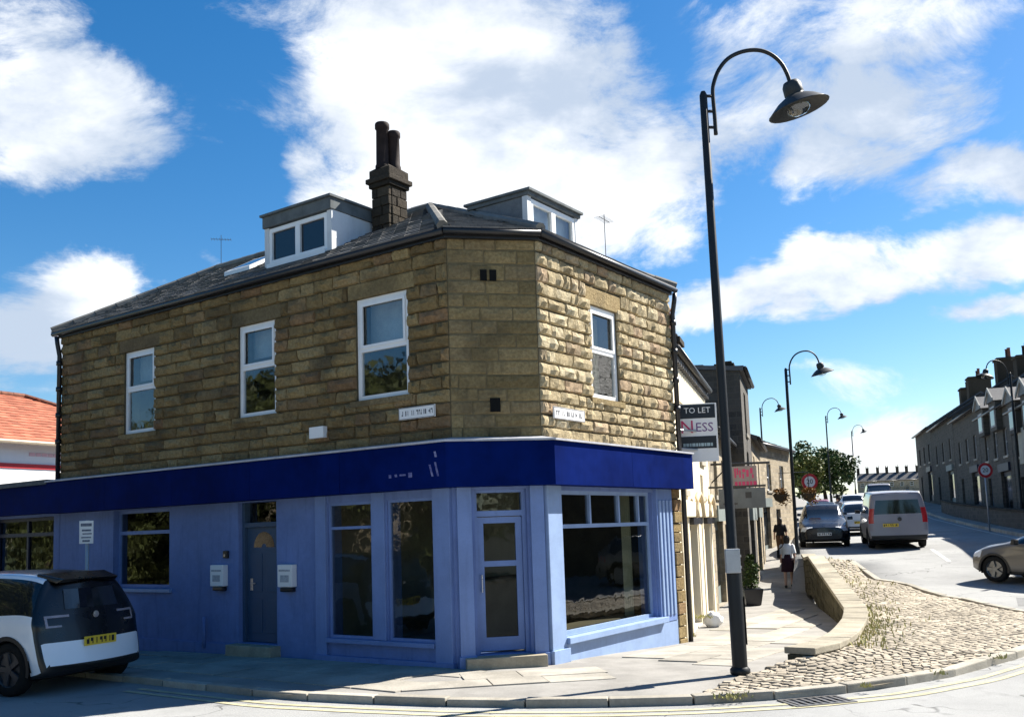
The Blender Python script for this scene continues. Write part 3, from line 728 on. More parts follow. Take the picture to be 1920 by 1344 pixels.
# ghost of old lettering left on the fascia
GHOST = mat('faded_lettering', (.24, .25, .42), .6, .3, var=.5, vscale=9, fine=30, col2=(.03, .035, .2))
gh = MB(); o = .3035
for s0, z0, w, h, sl in ((.0, 2.66, .035, .2, .05), (.1, 2.66, .035, .17, .05), (.03, 2.93, .04, .08, .02), (.5, 2.67, .07, .07, 0), (.62, 2.7, .12, .025, 0), (.78, 2.69, .05, .04, .01), (.9, 2.68, .05, .05, 0)):
    gh.add([FL.p(s0, o, z0), FL.p(s0+w, o, z0), FL.p(s0+w+sl, o, z0+h), FL.p(s0+sl, o, z0+h)], [(0, 1, 2, 3)])
gh.build('faded_lettering', GHOST, shop)

# gutter, eaves board, downpipes
gp = offs(.16); gp[3] = E2+NR*.16+DR*.02; gp[0] = E1+NL*.16+DL*.1
z = Vector((0, 0, 1))
mb = MB()
for a, b in zip(gp, gp[1:]):
    mb.tube([a+z*6.215, b+z*6.215], .05, 10)
mb.build('gutter', PIPE, shop, smooth=True)
eb = offs(.1); eb[3] = E2+NR*.1-DR*.01; inn2 = [E1, C1, C2, E2-DR*.01]
for i in range(3):
    mb = MB(); ring = [inn2[i], inn2[i+1], eb[i+1], eb[i]]; mb.hexa([p+z*6.13 for p in ring]+[p+z*6.22 for p in ring]); mb.build('eaves_board', PIPE, shop)
def downpipe(fr, s, o, z0, z1, par, off=.12):
    mb = MB(); mb.tube([fr.p(s, o+.07, z1), fr.p(s, o+.05, z1-.15), fr.p(s, o, z1-.4), fr.p(s, o, z0)], .045, 10)
    for k in range(4): zz = z1-.6-k*(z1-z0-.8)/4; mb.tube([fr.p(s, o, zz), fr.p(s, o, zz+.09)], .062, 10)
    mb.build('downpipe', PIPE, par, smooth=True)
downpipe(FRr, 4.46, .1, 3.2, 6.15, shop); downpipe(FL, LL-.06, .1, 3.18, 6.15, shop)
mb = MB(); mb.tube([FRr.p(4.52, .1, 3.2), FRr.p(4.62, .06, 2.4), FRr.p(4.62, .06, -.4)], .045, 10); mb.build('downpipe', PIPE, shop, smooth=True)
# stone return at the right-hand end of the shopfront
k = 0; zz = -.4
while zz < 2.45:
    h = random.uniform(.16, .24); mb = MB(); mb.fb(FRr, 4.16+random.uniform(0, .05), 4.5, -.02, random.uniform(.03, .07), zz+.008, zz+h-.008); mb.build('quoin_stone', STONE, shop, bevel=.015); zz += h

# roof
ep = offs(.17); ep[0] = E1+NL*.17+DL*.12; ep[3] = E2+NR*.17+DR*.03; bk = BK-NL*.15+DL*.1
RA, RB = FL.p(2.55, -2.72, 7.9), FL.p(8.8, -2.72, 7.9)
e = [p+z*6.26 for p in ep]; bk = bk+z*6.26
planes = [(e[0], e[1], RA, RB), (e[1], e[2], RA), (e[2], e[3], RA), (e[3], bk, RB, RA), (bk, e[0], RB)]
mb = MB()
for pl in planes: mb.add(list(pl), [list(range(len(pl)))])
mb.build('roof', SLATE_D, shop)
sl = MB()
def slates(pl, mbx, ex=.2, w=.28, maxn=9999):
    a, b = pl[0], pl[1]; u = (b-a).normalized(); nn = u.cross(pl[2]-a).normalized(); nn = nn if nn.z > 0 else -nn; v = nn.cross(u)
    if v.z < 0: v = -v
    q2 = [((p-a).dot(u), (p-a).dot(v)) for p in pl]; H = max(q[1] for q in q2); x0 = min(q[0] for q in q2); x1 = max(q[0] for q in q2); r = 0
    while r*ex < H:
        x = x0-(r % 2)*w*.5
        while x < x1:
            if inside((x+w/2, r*ex+ex*.5), q2):
                l = .012+random.uniform(0, .008); p = a+u*(x+.004)+v*(r*ex-.02); W_ = u*(w-.008); V_ = v*(ex+.05)
                mbx.hexa([p+nn*.004, p+W_+nn*.004, p+W_+V_+nn*.002, p+V_+nn*.002, p+nn*(l+.012), p+W_+nn*(l+.012), p+W_+V_+nn*.004, p+V_+nn*.004])
            x += w
        r += 1
for pl in planes[:3]: slates(pl, sl)
stuff(sl.build('slate_courses', SLATE, shop))
RIDGE = mat('ridge_tile_stone', (.2, .19, .17), .8, .2, var=.3, vscale=5, rnd=.25)
def ridge(p, q, par, r=.085, L=.42):
    d = (q-p); n = max(1, int(d.length/L))
    for i in range(n):
        a, b = p+d*((i+.01)/n), p+d*((i+.99)/n); mb = MB(); mb.tube([a+z*.02, b+z*.02], [r, r*1.06], 8); mb.build('ridge_tile', RIDGE, par, smooth=False)
for p, q in ((e[1], RA), (e[2], RA), (RA, RB), (RB, e[0]), (e[3], RA)): ridge(p, q, shop)
mb = MB(); Fk = Fr(FL.p(5.9, 0, 0), DL, NL)      # roof light
def roofz(d): return 6.26+(7.9-6.26)/(2.72+.17)*(d+.17)
mb.hexa([FL.p(5.6, -1.0, roofz(1.0)+.02), FL.p(6.35, -1.0, roofz(1.0)+.02), FL.p(6.35, -1.75, roofz(1.75)+.02), FL.p(5.6, -1.75, roofz(1.75)+.02), FL.p(5.6, -1.0, roofz(1.0)+.1), FL.p(6.35, -1.0, roofz(1.0)+.1), FL.p(6.35, -1.75, roofz(1.75)+.1), FL.p(5.6, -1.75, roofz(1.75)+.1)])
w_ = mb.build('roof_light', UPVC, shop)
mb = MB(); mb.add([FL.p(5.68, -1.08, roofz(1.08)+.105), FL.p(6.27, -1.08, roofz(1.08)+.105), FL.p(6.27, -1.67, roofz(1.67)+.105), FL.p(5.68, -1.67, roofz(1.67)+.105)], [(0, 1, 2, 3)]); mb.build('pane', DGLASS, w_)

# dormers
FELT = mat('grey_roofing_felt', (.13, .145, .15), .8, .2, var=.35, vscale=4, streak=.35)
CLAD = mat('white_dormer_cladding', (.62, .63, .64), .6, .3, var=.15, vscale=2, streak=.15)
GREYC = mat('grey_slate_cheek', (.16, .17, .18), .7, .3, var=.35, vscale=5, bump=.3)
def dormer(fr, s0, s1, d0, zb, zw, zt, cheek_r, cheek_l, right_is_low, cb=.45):
    mb = MB(); mb.fb(fr, s0+.03, s1-.03, -d0-.28, -d0-.2, zb-.25, zw); D = mb.build('dormer', CLAD, shop)
    back = (zt-6.26)/((7.9-6.26)/2.89)-.17
    for s, sgn, m in ((s0, 1, cheek_r if right_is_low else cheek_l), (s1, -1, cheek_l if right_is_low else cheek_r)):
        t = .05*sgn; mb = MB()
        pr = [fr.p(s, -d0-.02, roofz(d0)-.1), fr.p(s, -d0-.02, zw+.02), fr.p(s, -back, zw+.02), fr.p(s, -back, roofz(back)-.1)]
        mb.prism(pr, fr.a*t); mb.build('cheek', m, D)
    for sgn, s in ((1, s0), (-1, s1)):      # white corner boards
        mb = MB(); a, b = sorted((s-.012*sgn, s+.1*sgn)); mb.fb(fr, a, b, -d0-cb, -d0+.0, roofz(d0)-.12, zw+.02); mb.build('corner_board', CLAD, D)
    mb = MB(); mb.fb(fr, s0-.03, s1+.03, -back-.15, -d0+.04, zw+.025, zt-.03); mb.build('felt_edge', FELT, D, bevel=.01)
    mb = MB(); mb.fb(fr, s0-.06, s1+.06, -back-.2, -d0+.08, zt-.028, zt+.012); mb.build('flat_roof', FELT, D)
    mb = MB(); mb.fb(fr, s0+.1, s1-.1, -d0-.05, -d0+.06, zb-.1, zb); mb.build('sill', UPVC, D)
    # two lights
    fw = .075; a, b, c, d = s0+.1, s1-.1, zb, zw; o0, o1 = -d0-.08, -d0-.01; m = (a+b)/2
    mb = MB(); mb.fb(fr, a, a+fw, o0, o1, c, d); mb.fb(fr, b-fw, b, o0, o1, c, d); mb.fb(fr, a+fw, b-fw, o0+.001, o1-.001, c, c+fw); mb.fb(fr, a+fw, b-fw, o0+.001, o1-.001, d-fw, d); mb.fb(fr, m-.06, m+.06, o0+.002, o1+.002, c+fw, d-fw)
    mb.build('window_frame', UPVC, D)
    for x0, x1 in ((a+fw, m-.06), (m+.06, b-fw)):
        mb = MB(); mb.add([fr.p(x0, o0+.03, c+fw), fr.p(x1, o0+.03, c+fw), fr.p(x1, o0+.03, d-fw), fr.p(x0, o0+.03, d-fw)], [(0, 1, 2, 3)]); mb.build('pane', DGLASS if fr is FL else GLASS_U, D)
    return D
dormer(FL, 2.94, 4.62, .55, 6.72, 7.38, 7.64, CLAD, CLAD, True)
dormer(FRr, .92, 2.5, .7, 6.72, 7.24, 7.36, GREYC, GREYC, True, .1)

# chimney
ch = MB(); cs0, cs1, co0, co1 = 2.46, 2.88, -1.96, -1.5
ch.fb(FL, cs0+.03, cs1-.03, co0+.03, co1-.03, 6.7, 8.02); CH = ch.build('chimney', MORTAR, shop)
zz = 6.95
r_ = random.Random(3)
while zz < 7.98:
    h = .172
    x = cs0
    cuts = sorted([cs0, cs1, cs0+(cs1-cs0)*r_.uniform(.3, .7)])
    for a, b in zip(cuts, cuts[1:]):
        mb = MB(); mb.fb(FL, a+.006, b-.006, co1-.06, co1+r_.uniform(0, .02), zz+.006, zz+h-.006); mb.build('stone', STONE_K, CH, bevel=.012)
    cuts = sorted([co0, co1-.06, co0+(co1-.06-co0)*r_.uniform(.3, .7)])
    for a, b in zip(cuts, cuts[1:]):
        for sx0, sx1 in ((cs0-r_.uniform(0, .02), cs0+.06), (cs1-.06, cs1+r_.uniform(0, .02))):
            mb = MB(); mb.fb(FL, sx0, sx1, a+.006, b-.006, zz+.006, zz+h-.006); mb.build('stone', STONE_K, CH, bevel=.012)
    zz += h
for (ov, z0, z1) in ((.04, 8.0, 8.08), (.08, 8.082, 8.17), (.03, 8.172, 8.32)):
    mb = MB(); mb.fb(FL, cs0-ov, cs1+ov, co0-ov, co1+ov, z0, z1); mb.build('cap_course', STONE_K, CH, bevel=.015)
mb = MB(); mb.hexa([FL.p(cs0-.03, co1+.03, 8.32), FL.p(cs1+.03, co1+.03, 8.32), FL.p(cs1+.03, co0-.03, 8.32), FL.p(cs0-.03, co0-.03, 8.32), FL.p(cs0+.1, co1-.1, 8.42), FL.p(cs1-.1, co1-.1, 8.42), FL.p(cs1-.1, co0+.1, 8.42), FL.p(cs0+.1, co0+.1, 8.42)]); mb.build('flaunching', STONE_K, CH)
POTD = mat('sooty_terracotta', (.03, .02, .018), .8, .2, var=.5, vscale=6, streak=.5)
for s, o, h, r, m in ((2.72, -1.63, .86, .125, POTD), (2.6, -1.8, .72, .115, POTD)):
    mb = MB(); mb.lathe([(r*1.08, 0), (r*1.08, .06), (r*.95, .09), (r*.88, h-.12), (r*1.05, h-.1), (r*1.05, h-.02), (r*.95, h), (r*.7, h), (r*.7, h-.2)], Matrix.Translation(FL.p(s, o, 8.36)), 16); mb.build('chimney_pot', m, CH, smooth=True)

# aerials
def aerial(p, h, label, d):
    t = thing('television_aerial', label, 'aerial', tuple(p)); mb = MB(); mb.tube([p, p+z*h], .007, 6); mb.build('mast', PIPE, t)
    mb = MB(); mb.tube([p+z*(h-.1)-d*.22, p+z*(h-.1)+d*.22], .006, 5); c = d.cross(z)
    for k in range(8):
        q = p+z*(h-.1)+d*(-.21+k*.06); mb.tube([q-c*.1, q+c*.1], .004, 4)
    mb.build('boom', PIPE, t)
aerial(FL.p(8.7, -2.75, 7.93), .75, 'thin television aerial above the left end of the corner shop roof', Vector((.9, .2, 0)).normalized())
aerial(FRr.p(3.55, -.75, roofz(.75)), .85, 'thin television aerial just right of the right hand dormer', Vector((.5, .8, 0)).normalized())

# ---- shopfront joinery
def blk(name, fr, s0, s1, o0, o1, z0, z1, m=BLUE_T, bevel=.008, par=None):
    mb = MB(); mb.fb(fr, s0, s1, o0, o1, z0, z1); return mb.build(name, m, par or shop, bevel=bevel)
# left wall shopfront
window(FL, shop, *OPS_L[1], rec=.03, fw=.04, midz=1.99, fm=BLUE_T, gm=GLASS, sash=False, name='shop_window')
window(FL, shop, *OPS_L[0], rec=.03, fw=.04, fm=BLUE_T, gm=GLASS, name='shop_window')
blk('mullion_post', FL, 1.31, 1.57, -.04, .035, .31, 2.5); blk('pilaster', FL, .03, .34, -.02, .07, .02, 2.5, BLUE_T); blk('pilaster', FL, 2.55, 2.78, -.02, .05, .02, 2.5, BLUE_T)
blk('sill', FL, .36, 2.54, -.05, .08, .24, .306, BLUE_T); blk('plinth', FL, .0, 2.8, .0, .09, -.15, .05, BLUE)
window(FL, shop, *OPS_L[3], rec=.12, fw=.06, midz=2.05, mull=(), fm=BLUE_T, gm=GLASS, sash=False, name='shop_window')
blk('sill', FL, 6.55, 8.5, -.1, .06, .95, 1.016, BLUE_L)
blk('plinth', FL, 4.78, LL, 0, .05, -.4, .12, BLUE)
PIPB = MB(); PIPB.tube([FL.p(5.55, .06, .02), FL.p(5.55, .06, .55)], .03, 8); PIPB.build('vent_pipe', BLUE, shop, smooth=True)
# side door with fanlight
mb = MB(); mb.fb(FL, 3.8, 4.64, -.2, -.15, .15, 2.06); door = mb.build('side_door', DOORB, shop, bevel=.004)
blk('door_frame', FL, 3.74, 3.8, -.24, -.08, .14, 2.48, DOORB); blk('door_frame', FL, 4.64, 4.7, -.24, -.08, .14, 2.48, DOORB); blk('door_frame', FL, 3.8, 4.64, -.23, -.085, 2.06, 2.14, DOORB)
mb = MB(); mb.add([FL.p(3.8, -.2, 2.14), FL.p(4.64, -.2, 2.14), FL.p(4.64, -.2, 2.48), FL.p(3.8, -.2, 2.48)], [(0, 1, 2, 3)]); mb.build('fanlight', GLASS, shop)
mb = MB(); n = 12; c = FL.p(4.22, -.146, 1.72); pts = [c]+[c+FL.a*(.26*math.cos(math.pi*i/n))+z*(.26*math.sin(math.pi*i/n)) for i in range(n+1)]
for i in range(n): mb.add([c+FL.a*.06*math.cos(math.pi*i/n)+z*.06*math.sin(math.pi*i/n), pts[i+1], pts[i+2], c+FL.a*.06*math.cos(math.pi*(i+1)/n)+z*.06*math.sin(math.pi*(i+1)/n)], [(0, 1, 2, 3)])
mb.build('fan_pane', DGLASS, door)
for a, b, c0, d0 in ((3.9, 4.17, .3, .85), (4.27, 4.54, .3, .85), (3.9, 4.17, .98, 1.62), (4.27, 4.54, .98, 1.62)): blk('door_panel', FL, a, b, -.155, -.14, c0, d0, DOORB, .006, door)
CHROME = mat('brushed_steel', (.6, .6, .6), .3, .5, metal=.9, var=.1)
mb = MB(); mb.fb(FL, 4.5, 4.57, -.15, -.135, 1.0, 1.2); mb.tube([FL.p(4.53, -.11, 1.12), FL.p(4.4, -.1, 1.12)], .012, 6); mb.build('handle', CHROME, door)
STEPM = mat('worn_step_stone', (.42, .36, .26), .85, .2, var=.35, vscale=4, bump=.3)
blk('step', FL, 3.66, 4.78, -.1, .22, -.1, .13, STEPM, .015)
# corner doorway on the chamfer
blk('pilaster', FC, .04, .25, -.05, .08, -.02, 2.5, BLUE_T); blk('pilaster', FC, 1.1, 1.3, -.05, .08, -.02, 2.5, BLUE_T)
blk('pilaster', FRr, -.02, .36, -.05, .085, .14, 2.5, BLUE_L); blk('pilaster_base', FRr, -.04, .4, -.05, .12, -.05, .15, BLUE_L)
blk('pilaster_base', FC, 1.08, 1.31, -.05, .11, -.05, .14, BLUE_T); blk('pilaster_base', FC, .02, .27, -.05, .11, -.05, .14, BLUE_T)
a, b = .3, 1.06; r0 = -.3
mb = MB()
for q in ((a, a+.05, .14, 2.46), (b-.05, b, .14, 2.46)): mb.fb(FC, q[0], q[1], r0, -.12, q[2], q[3])
mb.fb(FC, a+.05, b-.05, r0+.001, -.121, 2.08, 2.16); mb.fb(FC, a+.05, b-.05, r0+.001, -.121, 2.42, 2.46); mb.build('door_frame', BLUE_T, shop)
mb = MB(); fwd = .09; o0, o1 = -.22, -.17
for q in ((a+.055, a+.055+fwd, .17, 2.07), (b-.055-fwd, b-.055, .17, 2.07)): mb.fb(FC, q[0], q[1], o0, o1, q[2], q[3])
for q in ((.17, .36), (1.98, 2.07), (1.36, 1.44)): mb.fb(FC, a+.055+fwd, b-.055-fwd, o0+.001, o1-.001, q[0], q[1])
cd = mb.build('corner_door', BLUE_T, shop)
for z0, z1 in ((.36, 1.36), (1.44, 1.98)):
    mb = MB(); mb.add([FC.p(a+.14, o0+.02, z0), FC.p(b-.14, o0+.02, z0), FC.p(b-.14, o0+.02, z1), FC.p(a+.14, o0+.02, z1)], [(0, 1, 2, 3)]); mb.build('pane', GLASS_D, cd)
mb = MB(); mb.tube([FC.p(a+.1, o1+.05, 1.0), FC.p(a+.1, o1+.05, 1.25)], .012, 8); mb.tube([FC.p(a+.1, o1, 1.02), FC.p(a+.1, o1+.05, 1.02)], .01, 6); mb.tube([FC.p(a+.1, o1, 1.23), FC.p(a+.1, o1+.05, 1.23)], .01, 6); mb.build('handle', CHROME, cd)
mb = MB(); mb.add([FC.p(a+.05, -.2, 2.16), FC.p(b-.05, -.2, 2.16), FC.p(b-.05, -.2, 2.42), FC.p(a+.05, -.2, 2.42)], [(0, 1, 2, 3)]); mb.build('fanlight', GLASS, shop)
blk('step', FC, .1, 1.24, -.3, .26, -.1, .13, STEPM, .015)
# right hand shop window
window(FRr, shop, *OPS_R[0], rec=.07, fw=.06, fm=BLUE_L, gm=GLASS, name='shop_window')
mb = MB(); mb.fb(FRr, .48, 3.38, -.13, -.055, 1.87, 1.93)
for x in (1.42, 2.36, 3.05): mb.fb(FRr, x-.025, x+.025, -.128, -.058, 1.93, 2.38)
mb.build('transom', BLUE_L, shop)
blk('sill', FRr, .36, 3.62, -.07, .14, .2, .292, BLUE_L)
blk('stall_riser', FRr, .4, 4.15, -.01, .05, -.5, .19, BLUE_L)
blk('pilaster', FRr, 3.5, 4.12, -.02, .06, .19, 2.5, BLUE_T)
for k in range(4): blk('pilaster_flute', FRr, 3.56+k*.14, 3.63+k*.14, .058, .085, .3, 2.3, BLUE_L, .01)
# vents and fixings on the chamfer
BLK = mat('dark_void', (.01, .01, .01), .9, .1)
for s in (.48, .62): blk('air_vent', FC, s, s+.1, .0, .035, 5.52, 5.68, BLK, 0)
blk('air_vent', FC, .57, .72, .0, .035, 3.58, 3.78, BLK, 0)

# ---- things fixed to the walls
def plate(name, label, cat, fr, s0, s1, z0, z1, o, m, marks, mm, th=.02):
    t = thing(name, label, cat, tuple(fr.p((s0+s1)/2, o, z0)))
    mb = MB(); mb.fb(fr, s0, s1, o, o+th, z0, z1); mb.build('panel', m, t, bevel=.004)
    if marks:
        mb = MB()
        for a, b, c, d in marks: mb.fb(fr, s0+(s1-s0)*a, s0+(s1-s0)*b, o+th, o+th+.003, z0+(z1-z0)*c, z0+(z1-z0)*d)
        stuff(mb.build('lettering', mm, t))
    return t
DARKT = mat('dark_sign_lettering', (.16, .16, .17), .6, .3)
rn = random.Random(11)
def scrib(n, a=.06, b=.94, c=.3, d=.7):
    o = []; x = a
    while x < b-.02:
        w = rn.uniform(.025, .06); o.append((x, min(x+w*.35, b), c, d)); 
        if rn.random() < .6: o.append((x+w*.35, min(x+w, b), rn.choice((c, d-.12)), rn.choice((c+.12, d))))
        x += w+.018
        if rn.random() < .15: x += .05
    return o
plate('street_name_plate', 'white street name plate in shade on the left wall beside the corner', 'sign', FL, .22, .92, 3.54, 3.72, .075, WHITE, scrib(10)+[(.01, .99, .02, .07), (.01, .99, .93, .98), (.008, .02, .02, .98), (.98, .992, .02, .98)], DARKT)
plate('street_name_plate', 'white street name plate in sun below the right wall window', 'sign', FRr, .22, 1.12, 3.49, 3.67, .075, WHITE, scrib(12)+[(.01, .99, .02, .07), (.01, .99, .93, .98), (.008, .02, .02, .98), (.98, .992, .02, .98)], DARKT)
plate('alarm_box', 'small white alarm box on the left stone wall above the fascia', 'alarm box', FL, 2.48, 2.8, 3.42, 3.6, .04, WHITE, None, None, .09)
def mailbox(s, label):
    t = thing('mailbox', label, 'mailbox', tuple(FL.p(s, .02, 1.05)))
    mb = MB(); mb.fb(FL, s-.17, s+.17, .004, .12, 1.08, 1.44); mb.build('body', WHITE, t, bevel=.015)
    mb = MB(); mb.fb(FL, s-.13, s+.13, .121, .125, 1.33, 1.36); mb.fb(FL, s-.1, s+.1, .121, .124, 1.16, 1.27); mb.build('slot', mat('pale_grey_print', (.45, .47, .5), .6, .3, var=.4, vscale=30), t)
    mb = MB(); mb.fb(FL, s-.14, s+.14, .004, .1, 1.0, 1.075); mb.build('shadow_block', BLACKP, t, bevel=.02)  # black block stands in for the shadow below the mailbox
mailbox(5.14, 'white wall mailbox left of the dark blue side door'); mailbox(3.42, 'white wall mailbox right of the dark blue side door')
t = thing('door_intercom', 'small black intercom on the blue wall above the left mailbox', 'intercom', tuple(FL.p(5.0, .02, 1.55)))
mb = MB(); mb.fb(FL, 4.94, 5.06, .004, .05, 1.55, 1.68); mb.build('case', BLACKP, t, bevel=.012); mb = MB(); mb.lathe([(.0, .0), (.02, .0), (.02, .012), (0, .012)], facing(FL, 5.0, .05, 1.6), 10); mb.build('button', CHROME, t)
# parking plate on a post
px, py = -6.98, 15.5; t = thing('parking_sign', 'white parking restriction plate on a grey post before the blue wall', 'sign', (px, py, zp(px, py)))
GALV = mat('galvanised_post', (.42, .44, .46), .5, .5, metal=.5, var=.2)
mb = MB(); mb.tube([(px, py, zp(px, py)-.05), (px, py, 2.26)], .03, 10); mb.build('post', GALV, t, smooth=True)
fs = Fr((px, py), (-1, .0), (0, -1))
mb = MB(); mb.fb(fs, -.115, .115, .035, .045, 1.88, 2.25); mb.build('plate', WHITE, t, bevel=.004)
mb = MB(); 
for k, (a, b, c, d) in enumerate(((-.09, .09, 2.16, 2.21), (-.08, .07, 2.08, 2.11), (-.09, .06, 2.03, 2.05), (-.08, .08, 1.97, 1.99), (-.06, .06, 1.91, 1.94))): mb.fb(fs, a, b, .045, .048, c, d)
mb.build('lettering', mat('grey_blue_print', (.2, .23, .3), .6, .3, var=.6, vscale=40), t)

# ---- low extension to the left
ext = thing('shop_extension', 'single storey dark extension at the left end of the corner shop', 'extension', tuple(E1))
DARKN = mat('dark_navy_boarding', (.012, .018, .045), .5, .4, var=.3)
op = [(10.55, 13.0, 1.15, 2.46)]
mb = MB()
for a, b, c, d in cells(10.33, 17, -.6, 3.12, op): mb.fb(FL, a, b, -.3, -.004, c, d)
mb.fb(FL, 10.33, 17, -5, -4.8, -.6, 3.12); mb.fb(FL, 16.8, 17, -4.8, -.3, -.6, 3.1); mb.fb(FL, 10.33, 16.8, -4.8, -.3, -.3, -.1); mb.build('wall', BLUE, ext)
mb = MB(); mb.fb(FL, 10.34, 17.1, 0, .24, 2.52, 3.1); mb.build('fascia', NAVY, ext)
mb = MB(); mb.fb(FL, 10.32, 17.2, -5.2, .3, 3.102, 3.2); mb.build('flat_roof', FELT, ext)
window(FL, ext, *op[0], rec=.1, fw=.07, midz=2.1, mull=(11.75,), fm=DARKN, gm=GLASS, sash=False)

# ------------------------------------------------------------------ street lamps
def lamp(label):
    t = thing('street_lamp', label, 'street lamp', group='swan neck street lamps', world=False)
    H = 7.55
    mb = MB(); mb.lathe([(.095, -.1), (.095, 1.28), (.085, 1.34), (.062, 1.4), (.058, 3.5), (.05, H-.02), (.03, H+.03), (0.001, H+.04)], n=16); mb.build('pole', LAMPG, t, smooth=True)
    mb = MB(); mb.lathe([(.1, -.02), (.125, 0), (.125, .05), (.1, .08)], n=16); mb.build('base_collar', LAMPG, t, smooth=True)
    mb = MB(); mb.fb(WORLD, .096, .1, -.05, .05, .35, .95); mb.build('access_door', LAMPG, t)
    pts = [(.14, 0, H-.56), (.14, 0, H-.3), (.135, 0, H+.02), (.16, 0, H+.16), (.24, 0, H+.34), (.38, 0, H+.5), (.58, 0, H+.6), (.8, 0, H+.63), (.98, 0, H+.58), (1.12, 0, H+.46), (1.2, 0, H+.3), (1.235, 0, H+.16)]
    pts = [Vector(p) for p in pts]; sm = []
    for i in range(len(pts)-1):
        q = [pts[max(i-1, 0)], pts[i], pts[i+1], pts[min(i+2, len(pts)-1)]]
        for k in range(4):
            u = k/4; sm.append(.5*(2*q[1]+(q[2]-q[0])*u+(2*q[0]-5*q[1]+4*q[2]-q[3])*u*u+(3*q[1]-q[0]-3*q[2]+q[3])*u*u*u))
    sm.append(pts[-1]); mb = MB(); mb.tube(sm, .027, 10); mb.build('swan_neck', LAMPG, t, smooth=True)
    for z0 in (H-.46, H-.24, H-.03):
        mb = MB(); mb.tube([(0, 0, z0), (.14, 0, z0)], .02, 8); mb.build('bracket', LAMPG, t, smooth=True)
    M = Matrix.Translation((1.25, 0, H+.14)) @ Matrix.Rotation(R(-14), 4, 'Y')
    mb = MB(); mb.lathe([(.03, .06), (.1, .05), (.125, .0), (.13, -.12), (.115, -.15), (.17, -.165), (.27, -.22), (.39, -.32), (.41, -.335), (.405, -.34), (.38, -.32), (.25, -.22), (.12, -.18), (.001, -.17)], M, 24); mb.build('lamp_hood', mat('lamp_hood_paint', (.028, .032, .034), .55, .35, var=.35, vscale=8), t, smooth=True)
    mb = MB(); mb.lathe([(.001, -.42), (.09, -.405), (.15, -.36), (.17, -.29), (.17, -.28)], M, 18); mb.build('lamp_bowl', glass_mat('lamp_bowl_glass', (.8, .82, .78), .08) if 'lamp_bowl_glass' not in MATS else MATS['lamp_bowl_glass'], t, smooth=True)
    return t
L1 = lamp('tallest black swan neck street lamp standing at the near edge of the setts')
def lamp_at(x, y, z, rot, label): return dup(L1, (x, y, z), rot, label)
L1.location = (2.76, 12.12, 0); L1.rotation_euler = (R(.4), R(-.6), R(8))
lamp_at(9.72, 33, zl(34.5)+.0, R(5), 'swan neck lamp rising beside the pedestrian, second along the left pavement')
lamp_at(16.3, 61.6, 1.62, R(0), 'small distant swan neck lamp seen over the low stone shop roof')
lamp_at(24.7, 74, 2.28, R(0), 'distant swan neck lamp rising out of the dark tree')
lamp_at(36, 100, 3.38, R(0), 'most distant swan neck lamp right of the dark tree')
lamp_at(24.0, 45, .95, R(188), 'swan neck lamp on the right terrace arching left towards the road')
lamp_at(39.0, 76, 3.0, R(180), 'distant swan neck lamp hidden among the right terrace chimneys')
t = thing('control_box', 'grey metal box strapped to the near street lamp at chest height', 'box', (2.76, 12.0, 1.25))
mb = MB(); mb.box(2.62, 2.8, 11.93, 12.02, 1.25, 1.55); mb.build('case', GALV, t, bevel=.012); mb = MB(); mb.lathe([(.1, 0), (.1, .03)], Matrix.Translation((2.755, 12.12, 1.44)), 16); mb.lathe([(.1, 0), (.1, .03)], Matrix.Translation((2.755, 12.12, 1.3)), 16); mb.build('strap', CHROME, t)

# ------------------------------------------------------------------ row buildings
BUFF = [(0, (.24, .19, .12)), (.5, (.36, .29, .19)), (1, (.46, .38, .26))]
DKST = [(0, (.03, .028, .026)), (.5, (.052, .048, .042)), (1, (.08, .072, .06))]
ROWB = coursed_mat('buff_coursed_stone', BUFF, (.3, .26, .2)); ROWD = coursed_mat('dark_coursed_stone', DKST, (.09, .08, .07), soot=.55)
CREAM = mat('cream_render', (.74, .66, .5), .85, .2, var=.12, vscale=1.5, streak=.1)
CREAMD = mat('cream_trim', (.62, .5, .33), .8, .2, var=.2)
GREYT = mat('grey_green_timber', (.2, .23, .22), .6, .3, var=.2)
def chimney_on(par, fr, s, o, z0, z1, w=.9, d=.5, m=STONE_K, pots=2):
    mb = MB(); mb.fb(fr, s-w/2, s+w/2, o-d/2, o+d/2, z0, z1); c = mb.build('chimney', m, par, bevel=.02)
    mb = MB(); mb.fb(fr, s-w/2-.07, s+w/2+.07, o-d/2-.07, o+d/2+.07, z1-.2, z1-.08); mb.build('cap_course', m, c)
    for k in range(pots):
        x = s+(k-(pots-1)/2)*w*.62/max(1, pots-1) if pots > 1 else s
        mb = MB(); h = random.uniform(.45, .7); mb.lathe([(.13, 0), (.13, .05), (.11, .08), (.1, h-.08), (.125, h-.06), (.12, h), (.08, h), (.08, h-.15)], Matrix.Translation(fr.p(x, o, z1)), 10); mb.build('chimney_pot', POTD if k % 2 else TERRA, c, smooth=True)
    return c
